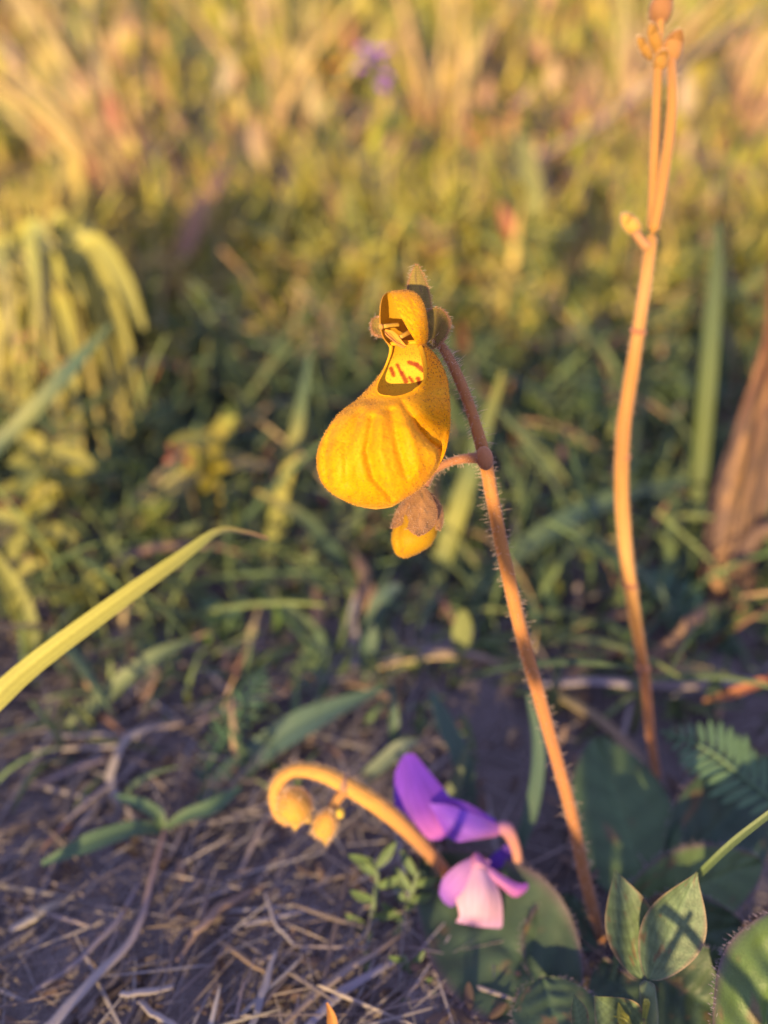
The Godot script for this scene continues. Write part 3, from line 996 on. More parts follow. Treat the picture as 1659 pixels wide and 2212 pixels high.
# ------------------------------------------------------------------ turf
func unit_blade(bend: float, fold: float, segs := 6) -> Mesh:
	var s := Surf.new()
	var vv := PackedVector3Array()
	var cc := PackedColorArray()
	for j in segs + 1:
		var t := float(j) / segs
		var a := bend * t
		var q := Vector3(0, sin(a) / bend, (1.0 - cos(a)) / bend) if absf(bend) > 0.01 else Vector3(0, t, 0)
		var w := 0.5 * (1.0 - pow(t, 2.2)) + 0.01
		for i in 3:
			var u := i - 1.0
			vv.append(q + Vector3(u * w, 0, 0) + Vector3(0, -sin(a), cos(a)) * absf(u) * 0.02 * fold)
			cc.append(Color.WHITE)
	s.grid(vv, 3, segs + 1, cc)
	return s.build(Vector3.ZERO, mats["grass"])


func unit_leaf() -> Mesh:
	var s := Surf.new()
	leaf(s, Vector3.ZERO, Vector3(0, 1, 0), Vector3(0, 0, 1), 0.36, Color.WHITE, Color(0.85, 0.85, 0.85), 0.95, 0.25, 0.2, 4.0, 0.04, 7, 9)
	return s.build(Vector3.ZERO, mats["leaf"])


func unit_straw(bend: float) -> Mesh:
	var s := Surf.new()
	tube(s, [Vector3(0, -0.5, 0), Vector3(0, -0.15, bend * 0.6), Vector3(bend * 0.3, 0.2, bend), Vector3(0, 0.5, bend * 0.3)], [0.35, 0.5, 0.45, 0.2], [Color.WHITE], 5, 8)
	# squash to a flat strip: the instance sets the thickness
	return s.build(Vector3.ZERO, mats["straw"])


func in_fan(z_near: float, z_far: float, margin: float, power := 1.0) -> Vector2:
	var t := pow(rng.randf(), power)
	var z := lerpf(z_near, z_far, t)
	var x := rng.randf_range(-1.0, 1.0) * (absf(z) * 0.62 + margin)
	return Vector2(x, z)


func pick(list: Array) -> Color:
	var c: Color = list[rng.randi() % list.size()]
	var k := rng.randf_range(0.75, 1.25)
	return Color(c.r * k * rng.randf_range(0.9, 1.1), c.g * k, c.b * k * rng.randf_range(0.85, 1.15))


const GREENS := [Color(0.14, 0.19, 0.065), Color(0.11, 0.16, 0.06), Color(0.185, 0.22, 0.075), Color(0.095, 0.14, 0.07)]
const LIMES := [Color(0.42, 0.37, 0.05), Color(0.50, 0.41, 0.06), Color(0.30, 0.31, 0.05), Color(0.55, 0.42, 0.11)]
const TANS := [Color(0.58, 0.36, 0.20), Color(0.52, 0.29, 0.16), Color(0.64, 0.46, 0.24), Color(0.46, 0.22, 0.13)]


func scatter_blades(called: String, meshes: Array, spots: Array, label: String) -> void:
	# spots: [position, height, width, lean angle, turn, colour]
	for m in meshes.size():
		var w := []
		var c := []
		for k in range(m, spots.size(), meshes.size()):
			var q: Array = spots[k]
			var b := Basis(Vector3.UP, q[4]) * Basis(Vector3.RIGHT, q[3])
			w.append(Transform3D(b * Basis().scaled(Vector3(q[2], q[1], q[1])), q[0]))
			c.append(q[5])
		copies(self, numbered(called), meshes[m], w, c, label)


func meadow() -> void:
	var bl := [unit_blade(0.5, 1.0), unit_blade(1.0, 1.0), unit_blade(1.7, 1.0)]
	# shaded turf in the middle distance
	var near := []
	for k in 5600:
		var q := in_fan(-0.088, -0.42, 0.04, 0.82)
		var far := smoothstep(-0.14, -0.30, q.y)
		if q.y > -0.15 and rng.randf() < (0.45 if q.x < -0.02 else 0.35):
			continue
		if q.y > -0.108 and (q.x > -0.015 or rng.randf() < 0.5):
			continue
		var lean := rng.randf_range(-0.15, 0.55)
		near.append([Vector3(q.x, soil(q.x, q.y) - 0.002, q.y), rng.randf_range(0.009, 0.022) + far * rng.randf_range(0.0, 0.03), rng.randf_range(0.0009, 0.0026) + far * rng.randf_range(0.0, 0.0026), lean * 1.6, rng.randf() * TAU, (pick(GREENS) if q.y > -0.27 else pick(LIMES)) if rng.randf() < 0.86 else shade(pick(TANS), 0.7)])
	for k in 1100:
		var q := in_fan(-0.125, -0.36, 0.04, 0.75)
		near.append([Vector3(q.x, soil(q.x, q.y) - 0.001, q.y), rng.randf_range(0.02, 0.055), rng.randf_range(0.0006, 0.0014), rng.randf_range(0.0, 1.0), rng.randf() * TAU, pick(GREENS) if rng.randf() < 0.85 else shade(pick(TANS), 0.7)])
	for k in 420:
		var q := in_fan(-0.115, -0.33, 0.04, 0.75)
		if q.x < 0.0 and q.y > -0.135:
			continue
		near.append([Vector3(q.x, soil(q.x, q.y) + 0.001, q.y), rng.randf_range(0.025, 0.055), rng.randf_range(0.0018, 0.0042), rng.randf_range(0.5, 1.35), rng.randf() * TAU, pick(GREENS) if rng.randf() < 0.88 else shade(pick(TANS), 0.7)])
	scatter_blades("turf_grass", bl, near, "short green grass of the shaded turf")
	# sunlit meadow behind
	var lit := []
	for k in 6500:
		var q := in_fan(-0.37, -1.9, 0.08, 0.9)
		var patch := rough_noise.get_noise_2d(q.x * 40.0 + 20.0, q.y * 40.0)
		var dry := patch + 0.25 * smoothstep(0.1, -0.4, q.x / maxf(absf(q.y), 0.1)) > 0.16
		var c := pick(TANS) if (dry and rng.randf() < 0.48) or rng.randf() < 0.12 else (pick(LIMES) if rng.randf() < 0.75 else pick(GREENS))
		lit.append([Vector3(q.x, soil(q.x, q.y) - 0.003, q.y), rng.randf_range(0.4, 1.15) * lerpf(0.030, 0.085, smoothstep(-0.36, -0.85, q.y)) * (1.0 + 0.3 * patch), rng.randf_range(0.0028, 0.0085), rng.randf_range(-0.25, 0.6), rng.randf() * TAU, c])
	scatter_blades("meadow_grass", bl, lit, "sunlit green and straw-coloured meadow grass")
	# coarser tufts out to the edge of the field
	var far_tufts := []
	for k in 9000:
		var z := -2.4 - 18.0 * pow(rng.randf(), 1.8)
		var x := rng.randf_range(-1.0, 1.0) * (absf(z) * 0.9 + 1.0)
		far_tufts.append([Vector3(x, soil(x, z) - 0.01, z), rng.randf_range(0.08, 0.2), rng.randf_range(0.008, 0.03), rng.randf_range(-0.2, 0.5), rng.randf() * TAU, pick(LIMES) if rng.randf() < 0.6 else pick(TANS)])
	scatter_blades("far_grass", bl, far_tufts, "meadow grass farther out")
	# the turf behind and beside the camera, which keeps the low sun off the ground
	var behind := []
	for k in 5200:
		var x := rng.randf_range(-0.75, 0.30)
		var z := rng.randf_range(0.012, 0.75)
		var clump := rough_noise.get_noise_2d(x * 110.0, z * 110.0)
		if clump < -0.12:
			continue
		behind.append([Vector3(x, soil(x, z) - 0.003, z), rng.randf_range(0.03, 0.062) * (1.0 + 0.55 * clump) + 0.05 * smoothstep(0.15, 0.6, z), rng.randf_range(0.002, 0.005), rng.randf_range(-0.3, 0.7), rng.randf() * TAU, pick(GREENS)])
	scatter_blades("turf_grass", bl, behind, "grass of the turf behind the viewer")
	# low leaves under the grass
	var lf := unit_leaf()
	var w := []
	var c := []
	for k in 900:
		var q := in_fan(-0.105, -0.60, 0.05, 0.9)
		if q.y > -0.15 and rng.randf() < (0.75 if q.x < -0.02 else 0.3):
			continue
		var l := rng.randf_range(0.004, 0.012)
		var b := Basis(Vector3.UP, rng.randf() * TAU) * Basis(Vector3.RIGHT, rng.randf_range(0.3, 1.5))
		w.append(Transform3D(b * Basis().scaled(Vector3.ONE * l), Vector3(q.x, soil(q.x, q.y) + rng.randf_range(0.0, 0.012 + 0.02 * smoothstep(-0.3, -0.5, q.y)), q.y)))
		c.append(pick(GREENS) if q.y > -0.27 else (pick(LIMES) if rng.randf() < 0.8 else pick(TANS)))
	copies(self, "undergrowth", lf, w, c, "small green leaves low in the turf")
	w = []
	c = []
	for k in 1100:
		var q := in_fan(-0.35, -1.3, 0.05, 0.9)
		var l := rng.randf_range(0.008, 0.026)
		var b := Basis(Vector3.UP, rng.randf() * TAU) * Basis(Vector3.RIGHT, rng.randf_range(-0.2, 1.2))
		w.append(Transform3D(b * Basis().scaled(Vector3.ONE * l), Vector3(q.x, soil(q.x, q.y) + rng.randf_range(0.0, 0.05), q.y)))
		c.append(pick(LIMES) if rng.randf() < 0.7 else pick(TANS))
	copies(self, numbered("undergrowth"), lf, w, c, "yellow-green and tan leaves among the sunlit grass")
	# straw and dead stalks on the soil
	var st := [unit_straw(0.06), unit_straw(0.28), unit_straw(0.5)]
	for m in 3:
		w = []
		c = []
		for k in 6500:
			var q := Vector2(rng.randf_range(-0.24, 0.22), -rng.randf_range(0.02, 0.34))
			var dens := 1.0 if q.x < 0.012 and q.y > -0.19 else (0.12 if q.y > -0.17 else 0.5)
			if rng.randf() > dens:
				continue
			var a := rng.randfn(0.75, 0.65) if rng.randf() < 0.7 else rng.randf() * TAU
			var dir := Vector3(cos(a), rng.randfn(0.0, 0.16), -sin(a)).normalized()
			var l := rng.randf_range(0.004, 0.026)
			var t := rng.randf_range(0.00015, 0.0005) if rng.randf() < 0.8 else rng.randf_range(0.0006, 0.0013)
			var fl := along(dir, rng.randf() * TAU, l, t)
			fl.x *= 0.4
			w.append(Transform3D(fl, Vector3(q.x, soil(q.x, q.y) + rng.randf_range(0.0002, 0.003), q.y)))
			var g := rng.randf()
			c.append(shade(Color(0.50, 0.44, 0.41).lerp(Color(0.36, 0.26, 0.22), g), rng.randf_range(0.45, 1.0)))
		copies(self, numbered("dry_straw_litter"), st[m], w, c, "short dry straw litter on the soil")
	w = []
	c = []
	var flake := unit_leaf()
	for k in 2600:
		var q := Vector2(rng.randf_range(-0.2, 0.16), -rng.randf_range(0.03, 0.26))
		var b := Basis(Vector3.UP, rng.randf() * TAU) * Basis(Vector3.RIGHT, rng.randf_range(1.0, 1.9))
		w.append(Transform3D(b * Basis().scaled(Vector3(1, 1, 1) * rng.randf_range(0.0012, 0.005)), Vector3(q.x, soil(q.x, q.y) + rng.randf_range(0.0002, 0.002), q.y)))
		c.append(shade(Color(0.22, 0.14, 0.10), rng.randf_range(0.3, 1.3)))
	copies(self, "leaf_crumbs", flake, w, c, "brown crumbs of dead leaves on the soil")


func ground() -> void:
	var n := 200
	var vv := PackedVector3Array()
	var cc := PackedColorArray()
	for j in n + 1:
		var z := -0.12 + 0.06 * sinh((1.0 - 2.0 * j / n) * 7.6)
		for i in n + 1:
			var x := 0.06 * sinh((2.0 * i / n - 1.0) * 7.6)
			vv.append(Vector3(x, soil(x, z) + rough_noise.get_noise_2d(x * 900.0, z * 900.0) * 0.0012, z))
			var far := smoothstep(0.3, 0.6, Vector2(x, z).length())
			var c := Color(0.20, 0.16, 0.145).lerp(Color(0.34, 0.25, 0.12), far)
			cc.append(shade(c, 0.85 + 0.7 * rough_noise.get_noise_2d(x * 500.0, z * 500.0)))
	var s := Surf.new()
	s.grid(vv, n + 1, n + 1, cc)
	var g := MeshInstance3D.new()
	g.name = "ground"
	g.mesh = s.build(Vector3.ZERO, mats["soil"])
	add_child(g)
	put_meta(g, "dark brown meadow soil", "", "", "structure")


func grass_blade(rows: Array, widths: Array, colors: Array, label: String, group := "", fold := 0.35, called := "grass_blade", cat := "grass blade", mat := "grass", twist := 0.0, face := Vector3.ZERO) -> void:
	# widths in steps of the view's grid at each point's own distance
	var p := pts(rows)
	var w := []
	for k in p.size():
		var d: float = (p[k] - EYE).dot(fwd)
		w.append(widths[mini(k, widths.size() - 1)] / 1770.0 * d)
	var s := Surf.new()
	blade(s, p, w, colors, fold, face, 26, twist)
	solo(called, s, mat, p[0], label, cat, group)


func straw(rows: Array, widths: Array, colors: Array, label: String, called := "dry_straw", cat := "straw") -> void:
	var p := pts(rows)
	var w := []
	for k in p.size():
		var d: float = (p[k] - EYE).dot(fwd)
		w.append(widths[mini(k, widths.size() - 1)] / 1770.0 * d * 0.5)
	var s := Surf.new()
	var dull := []
	for q in colors:
		dull.append(shade(q, 0.8))
	var fr := tube(s, p, w, dull, 10, 28, 0.35)
	for j in fr.size():
		# dead stalks have collapsed: flatten the section and kink it a little
		var kink := Vector3(noise.get_noise_2d(j * 4.0, fr[0][0].x * 9000.0), 0.0, noise.get_noise_2d(j * 4.0 + 500.0, fr[0][0].x * 9000.0)) * float(fr[j][4]) * 0.7
		for i in 10:
			var q: Vector3 = s.v[j * 10 + i] - fr[j][0]
			s.v[j * 10 + i] = fr[j][0] + q - fr[j][2] * q.dot(fr[j][2]) * 0.5 + kink
	solo(called, s, "straw", p[0], label, cat, "dead stalks lying on the soil" if called == "dry_straw" else "")


func single_plants() -> void:
	var g := Color(0.10, 0.135, 0.055)
	var bg := Color(0.07, 0.115, 0.07)
	var yg := Color(0.26, 0.25, 0.05)
	var tan := Color(0.36, 0.24, 0.14)
	var pale := Color(0.42, 0.35, 0.31)
	# the big blade on the left
	grass_blade([[-190, 1700, 0.0], [-60, 1565, .128], [60, 1448, .126], [250, 1305, .128], [390, 1205, .1305], [470, 1148, .132], [530, 1150, .134], [580, 1164, .1355]], [50, 58, 50, 42, 30, 16, 9, 4], [Color(0.2, 0.2, 0.05), Color(0.40, 0.36, 0.065), Color(0.40, 0.36, 0.06), Color(0.36, 0.33, 0.06), Color(0.26, 0.26, 0.06), Color(0.26, 0.2, 0.07), Color(0.32, 0.16, 0.10)], "broad yellow-green blade slanting up from the left with a withered tip", "", 0.3)
	grass_blade([[905, 1420, 0.0], [980, 1335, .198], [1090, 1215, .2], [1240, 1115, .203], [1380, 1060, .206], [1490, 1040, .21]], [40, 46, 46, 44, 36, 16], [bg, g, g, bg, g, bg], "long green blade arching behind both flower stems", "", 0.4)
	grass_blade([[835, 1310, 0.0], [785, 1255, .208], [715, 1185, .204], [650, 1115, .2], [550, 1062, .197]], [26, 32, 32, 28, 10], [g, g, bg, g, Color(0.36, 0.28, 0.06)], "green blade with a yellow tip crossing left of the bud")
	grass_blade([[568, 1290, 0.0], [590, 1150, .207], [628, 990, .204], [650, 880, .203], [668, 770, .203]], [24, 30, 30, 26, 8], [bg, yg, Color(0.32, 0.28, 0.06), g, bg], "upright blade with a yellow middle left of the pouch")
	grass_blade([[880, 1395, 0.0], [935, 1270, .2], [985, 1120, .196], [1030, 980, .195], [1088, 800, .195]], [30, 38, 42, 38, 12], [Color(0.22, 0.17, 0.10), g, yg, g, yg], "yellowish blade rising behind the nodding stem")
	grass_blade([[800, 1490, 0.0], [800, 1390, .182], [822, 1300, .18], [862, 1262, .181]], [34, 40, 40, 12], [g, bg, bg, Color(0.10, 0.14, 0.11)], "short grey-green blade bent at the top below the bud")
	grass_blade([[585, 1290, 0.0], [650, 1225, .207], [740, 1150, .206], [800, 1090, .207]], [20, 26, 24, 8], [g, Color(0.15, 0.16, 0.06), g], "olive blade crossing behind the yellow-tipped one")
	grass_blade([[775, 1462, 0.0], [715, 1395, .186], [640, 1325, .186], [590, 1290, .187]], [18, 22, 20, 6], [g, Color(0.12, 0.16, 0.06), g], "narrow green blade leaning left under the pouch")
	grass_blade([[1500, 1190, 0.0], [1512, 1000, .212], [1530, 800, .207], [1545, 600, .205], [1552, 480, .205]], [30, 36, 36, 30, 10], [g, Color(0.10, 0.13, 0.03), g, g], "upright green blade between stalk and woody stem")
	grass_blade([[1112, 1850, .1475], [1150, 1740, .148], [1163, 1620, .15], [1140, 1500, .152]], [24, 30, 26, 8], [bg, Color(0.08, 0.13, 0.08), bg], "blue-green blade standing behind the violet pea flower")
	grass_blade([[1455, 1945, .125], [1520, 1880, .12], [1590, 1815, .117], [1700, 1730, .114]], [10, 15, 16, 14], [Color(0.11, 0.16, 0.06), Color(0.14, 0.18, 0.06)], "thin green blade slanting over the rosette leaves")
	grass_blade([[1310, 2180, 0.0], [1330, 2080, .131], [1345, 2010, .13]], [10, 12, 4], [g], "thin green blade beside the pea shoot")
	grass_blade([[232, 1210, 0.0], [300, 1120, .214], [390, 1042, .212], [480, 1000, .214], [600, 1010, .22]], [30, 44, 48, 44, 8], [Color(0.18, 0.16, 0.06), Color(0.22, 0.2, 0.06), Color(0.26, 0.22, 0.07), Color(0.16, 0.13, 0.08)], "olive blade folded over at its tip below the strap leaves")
	grass_blade([[-30, 985, .2], [60, 900, .198], [150, 800, .198], [240, 700, .2]], [34, 40, 36, 10], [bg, Color(0.22, 0.23, 0.07), bg, g], "bluish blade crossing in front of the strap leaves")
	grass_blade([[850, 1650, 0.0], [852, 1560, .164], [845, 1475, .165]], [18, 22, 8], [bg], "short blue-green blade above the violet petal")
	grass_blade([[780, 1690, 0.0], [860, 1620, .158], [900, 1600, .159]], [30, 36, 10], [Color(0.13, 0.16, 0.11)], "pale green blade between the curled shoot and violet flower")
	grass_blade([[960, 1760, 0.0], [985, 1690, .155], [1010, 1610, .155]], [24, 28, 8], [Color(0.13, 0.16, 0.08)], "olive blade just behind the violet petal's tip")
	grass_blade([[130, 1590, 0.0], [230, 1500, .172], [330, 1420, .172], [420, 1380, .175]], [30, 40, 34, 8], [g, Color(0.15, 0.18, 0.08), g], "soft green blade below the big slanting one")
	grass_blade([[420, 1760, 0.0], [520, 1655, .163], [660, 1560, .165], [830, 1485, .17]], [40, 60, 62, 10], [bg, Color(0.09, 0.14, 0.09), bg], "wide blue-green blade lying over the dark soil")
	grass_blade([[640, 1500, 0.0], [680, 1420, .182], [690, 1360, .184]], [50, 62, 14], [g, Color(0.11, 0.16, 0.07)], "short broad green leaf under the pouch")
	grass_blade([[1010, 1760, 0.0], [1000, 1650, .158], [960, 1560, .162], [930, 1490, .166]], [40, 44, 40, 8], [bg * 0.8, bg, bg], "dark blade leaning left behind the flower stem")
	grass_blade([[80, 1430, 0.0], [40, 1300, .183], [-20, 1190, .18]], [40, 50, 20], [g, yg, yg], "yellow-green blade leaning out at the left edge")
	# tussock of strap leaves at the left
	var root := ground_at(-60, 1100)
	var o := thing("strap_leaf_tussock", "sunlit tussock of yellow-green strap leaves drooping at their tips", "grass tussock", root)
	rng.seed = 411
	for k in 52:
		var tip_x := rng.randf_range(120.0, 325.0) if k < 26 else rng.randf_range(-10.0, 180.0)
		var tip_y := rng.randf_range(880.0, 1015.0) if k < 20 else rng.randf_range(560.0, 900.0)
		var top_y := minf(rng.randf_range(470.0, 680.0), tip_y - 90.0)
		var dep := rng.randf_range(0.222, 0.27)
		var bx := tip_x * 0.25 + rng.randf_range(-110.0, 20.0)
		var lf := 0.0 if k % 4 else rng.randf_range(-0.04, 0.03)
		var p := [ground_at(bx, rng.randf_range(900.0, 1080.0)) - Vector3(0, 0.002, 0), at(lerpf(bx, tip_x, 0.3 + lf), lerpf(top_y, 1000.0, 0.35), dep + 0.012), at(lerpf(bx, tip_x, 0.55), top_y, dep + 0.008), at(lerpf(bx, tip_x, 0.82), lerpf(top_y, tip_y, 0.42), dep), at(tip_x, tip_y, dep - 0.008)]
		var wd := rng.randf_range(15.0, 38.0) / 1770.0 * dep
		var s := Surf.new()
		var c: Color = [Color(0.44, 0.39, 0.08), Color(0.40, 0.36, 0.07), Color(0.50, 0.42, 0.13), Color(0.36, 0.35, 0.08)][k % 4]
		blade(s, p, [wd * 0.5, wd * 0.8, wd, wd * 1.1, wd * 0.25], [shade(c, 0.7), c, shade(c, 1.1), c.lerp(Color(0.42, 0.26, 0.10), rng.randf() * 0.5)], 0.3, Vector3(rng.randf_range(-0.5, 0.2), 0.5, 0.8), 26, rng.randfn(0.0, 0.5))
		part(o, "strap_leaf", s, "grass")
	# straws on the bare soil
	straw([[405, 1562, -.006], [330, 1572, -.007], [275, 1595, -.007], [243, 1650, -.005], [238, 1705, -.003], [262, 1745, -.002], [312, 1795, -.001]], [20, 22, 24, 24, 24, 22, 14], [tan, pale, pale, pale, Color(0.36, 0.28, 0.25)], "pale straw bent in a hook on the soil")
	straw([[415, 2016, -.004], [450, 1985, -.004], [500, 1945, -.003], [580, 1908, -.002]], [14, 24, 22, 12], [Color(0.36, 0.24, 0.17), Color(0.27, 0.17, 0.12)], "short brown stub of stalk on dark soil")
	straw([[20, 2012, -.003], [90, 1972, -.003], [165, 1922, -.003]], [18, 28, 16], [pale, Color(0.42, 0.36, 0.28), tan], "short thick pale stub of straw")
	straw([[90, 2240, -.005], [190, 2130, -.005], [285, 2025, -.004], [325, 1910, -.004], [362, 1770, -.003]], [30, 26, 20, 15, 10], [pale, pale, Color(0.36, 0.25, 0.21), Color(0.34, 0.2, 0.15)], "long straw running up from the soil to the green sprout")
	straw([[540, 2230, -.003], [568, 2140, -.003], [596, 2050, -.003]], [16, 20, 10], [Color(0.30, 0.27, 0.28), Color(0.33, 0.29, 0.29)], "grey straw standing steeply in the dark soil")
	straw([[575, 1925, -.004], [590, 1985, -.003], [625, 2030, -.002], [680, 2060, -.001]], [12, 18, 16, 8], [Color(0.32, 0.28, 0.30)], "curved bluish-grey straw beside the dark hollow")
	straw([[255, 2150, -.004], [320, 2142, -.004], [375, 2132, -.003]], [12, 16, 10], [pale], "short pale straw lying level")
	straw([[295, 2160, -.003], [340, 2195, -.003], [400, 2230, -.003]], [12, 15, 12], [pale], "pale straw slanting down from the level one")
	straw([[585, 2240, -.003], [680, 2150, -.003], [800, 2062, -.003], [880, 2010, -.002]], [14, 18, 14, 8], [tan, Color(0.32, 0.25, 0.21), tan], "straight tan straw slanting below the curled shoot")
	straw([[640, 2240, -.003], [740, 2145, -.003], [860, 2070, -.002]], [18, 24, 12], [Color(0.31, 0.27, 0.29)], "broad grey straw beside the straight tan one")
	straw([[300, 1905, -.002], [250, 1990, -.003], [160, 2080, -.003], [60, 2150, -.002]], [8, 14, 14, 8], [Color(0.3, 0.24, 0.24)], "thin grey straw slanting across the soil")
	straw([[470, 2030, -.002], [540, 2080, -.003], [590, 2110, -.002]], [10, 12, 8], [tan], "thin tan straw across the dark hollow")
	straw([[380, 2080, -.002], [430, 2000, -.003], [445, 1930, -.003]], [10, 14, 8], [Color(0.3, 0.2, 0.15)], "thin brown straw beside the brown stub")
	straw([[690, 1960, -.001], [620, 1975, -.003], [520, 2000, -.002]], [8, 12, 8], [Color(0.33, 0.28, 0.28)], "thin grey straw lying below the golden buds")
	straw([[1065, 2140, .134], [1035, 2200, .13], [1020, 2260, .128]], [14, 20, 18], [Color(0.26, 0.17, 0.13)], "brown withered stalk beside the dark leaf")
	straw([[120, 1800, -.003], [190, 1730, -.004], [300, 1650, -.003]], [8, 14, 8], [Color(0.34, 0.27, 0.26)], "thin straw passing behind the hooked one")
	straw([[230, 1640, -.003], [160, 1660, -.003], [70, 1700, -.002]], [10, 18, 12], [Color(0.35, 0.26, 0.25)], "pinkish straw left of the hook")
	straw([[420, 1560, -.005], [520, 1520, -.004], [610, 1495, -.003]], [14, 20, 14], [Color(0.30, 0.22, 0.19)], "brown straw trailing from the hook's top")
	straw([[770, 1445, -.002], [764, 1380, .19], [762, 1310, .189], [778, 1275, .1885]], [22, 28, 30, 20], [pale, Color(0.36, 0.32, 0.34), Color(0.4, 0.34, 0.34), Color(0.42, 0.24, 0.15)], "upright pale stub with an orange top under the bud", "dry_stub", "dead stalk")
	straw([[870, 1425, -.002], [950, 1408, -.006], [1040, 1420, -.007], [1120, 1450, -.003]], [14, 20, 20, 10], [Color(0.33, 0.26, 0.23), tan], "brown straw lying level left of the stem", "dry_stalk", "dead stalk")
	straw([[1085, 1452, .185], [1180, 1482, .178], [1285, 1548, .17], [1370, 1630, .163], [1420, 1695, .159], [1436, 1740, -.001]], [16, 24, 26, 24, 20, 12], [Color(0.2, 0.2, 0.08), Color(0.24, 0.2, 0.1), tan, Color(0.36, 0.25, 0.16), Color(0.3, 0.2, 0.13)], "withered tan stalk arching down beside the bare flower stalk", "dry_stalk", "dead stalk")
	straw([[1130, 1478, -.004], [1300, 1472, -.006], [1450, 1478, -.006], [1640, 1468, -.003]], [14, 24, 26, 14], [Color(0.36, 0.3, 0.31), Color(0.42, 0.33, 0.32)], "pinkish-grey stalk lying across behind both stems", "dry_stalk", "dead stalk")
	straw([[1385, 1432, .176], [1440, 1390, .173], [1475, 1352, .171], [1490, 1332, .17]], [14, 20, 24, 22], [Color(0.26, 0.16, 0.11), Color(0.30, 0.18, 0.11)], "short brown twig pointing up beside the bare stalk", "twig", "twig")
	straw([[1210, 1490, 0.0], [1240, 1350, .2], [1250, 1260, .199]], [18, 24, 12], [Color(0.28, 0.22, 0.2)], "grey-brown dead stalk behind the two stems", "dry_stalk", "dead stalk")
	straw([[1100, 375, -.03], [1300, 262, -.04], [1410, 180, -.05], [1540, 90, -.05], [1660, 20, -.05]], [20, 24, 24, 20, 16], [Color(0.5, 0.33, 0.24), Color(0.5, 0.35, 0.25)], "pale pinkish stalk slanting across the sunlit meadow", "dry_stalk", "dead stalk")
	grass_blade([[1520, 1515, .166], [1575, 1500, .162], [1650, 1472, .158], [1720, 1450, .156]], [8, 22, 22, 12], [Color(0.44, 0.20, 0.07), Color(0.44, 0.16, 0.07), Color(0.34, 0.08, 0.06)], "small red and orange leaf at the right edge", "", 0.4, "red_leaf", "leaf", "leaf")
	grass_blade([[1400, 1470, .172], [1450, 1452, .17], [1530, 1455, .17], [1600, 1470, .172]], [18, 36, 32, 10], [Color(0.4, 0.2, 0.12), Color(0.33, 0.24, 0.1), Color(0.2, 0.22, 0.07)], "withering pink and green leaf right of the bare stalk", "", 0.4, "withered_leaf", "leaf", "leaf")
	grass_blade([[722, 2250, .12], [716, 2200, .119], [706, 2166, .1185]], [26, 22, 4], [Color(0.5, 0.22, 0.06)], "orange pointed leaf tip poking up from the straw", "", 0.6, "orange_leaf_tip", "leaf", "leaf")
	# sprout among the straw
	var sr := ground_at(352, 1790)
	var sp := thing("green_sprout", "small sprout with long narrow green leaves on the bare soil", "sprout", sr)
	for q in [[[[352, 1792, -.003], [290, 1790, -.006], [190, 1822, -.007], [90, 1866, -.005]], [16, 34, 42, 10]], [[[352, 1792, -.003], [340, 1760, -.006], [300, 1735, -.008], [250, 1720, -.008]], [14, 26, 24, 8]], [[[352, 1792, -.003], [400, 1762, -.006], [460, 1742, -.007], [520, 1700, -.006]], [12, 26, 34, 10]]]:
		var p := pts(q[0])
		var w := []
		for k in p.size():
			w.append(q[1][k] / 1770.0 * (p[k] - EYE).dot(fwd))
		var s := Surf.new()
		blade(s, p, w, [Color(0.09, 0.14, 0.07), Color(0.10, 0.17, 0.08)], 0.35)
		part(sp, "leaf", s, "leaf")
	# weeds under the pea flower
	for q in [[[[790, 2110, 0.0], [800, 2000, .139], [815, 1900, .138], [800, 1850, .138]], 26, "slender pale green weed left of the pale pea flower"], [[[905, 2230, 0.0], [900, 2140, .133], [870, 2060, .132]], 18, "small forked weed on the straw below the pea flower"], [[[850, 2030, 0.0], [880, 1960, .14], [905, 1880, .139]], 24, "leafy weed between the curled shoot and pea flower"]]:
		var p := pts(q[0])
		var wd := thing("slender_weed", q[2], "weed", p[0], "slender weeds by the pea flower")
		var s := Surf.new()
		tube(s, p, [0.0006, 0.0005, 0.0004], [Color(0.13, 0.17, 0.08)], 7, 16)
		part(wd, "stem", s, "stem")
		for k in 7:
			var f: Vector3 = cr(p, 0.3 + 0.1 * k)
			var dir := Vector3(0.7 * (1 if k % 2 else -1), 0.75, rng.randfn(0, 0.4)).normalized()
			var l := Surf.new()
			leaf(l, f, f + dir * q[1] * 0.00022, Vector3(0, 0.5, 0.8), q[1] * 0.00007, Color(0.11, 0.16, 0.06), Color(0.16, 0.19, 0.08), 1.0, 0.3, 0.1, 3.0, 0.03, 7, 10)
			part(wd, "leaf", l, "leaf")
	# feathery leaves
	frond([[905, 1440, 0.0], [800, 1472, .184], [680, 1530, .177], [560, 1605, .17]], 0.012, 21, Color(0.055, 0.10, 0.065), "feathery blue-green leaf stretching left under the pouch")
	frond([[440, 1620, 0.0], [390, 1500, .18], [340, 1430, .184], [295, 1375, .188]], 0.013, 18, Color(0.07, 0.115, 0.06), "feathery leaf standing up left of the dark hollow")
	frond([[1730, 1775, .145], [1620, 1690, .1465], [1530, 1620, .148], [1425, 1578, .151]], 0.0150, 15, Color(0.075, 0.125, 0.06), "large feathery leaf reaching in from the right")
	frond([[1600, 1420, 0.0], [1520, 1340, .19], [1430, 1270, .195], [1340, 1230, .2]], 0.013, 21, Color(0.055, 0.10, 0.055), "feathery leaf beside the base of the woody stem")
	frond([[430, 1700, 0.0], [480, 1600, .166], [540, 1500, .17], [575, 1440, .174]], 0.010, 17, Color(0.055, 0.105, 0.05), "feathery leaf pointing up beside the wide lying blade")
	# herbs
	var lime := Color(0.30, 0.29, 0.045)
	var gold := Color(0.42, 0.30, 0.03)
	herb(450, 935, .206, 9, 0.0135, gold, lime, "herb with curled golden leaves left of the pouch")
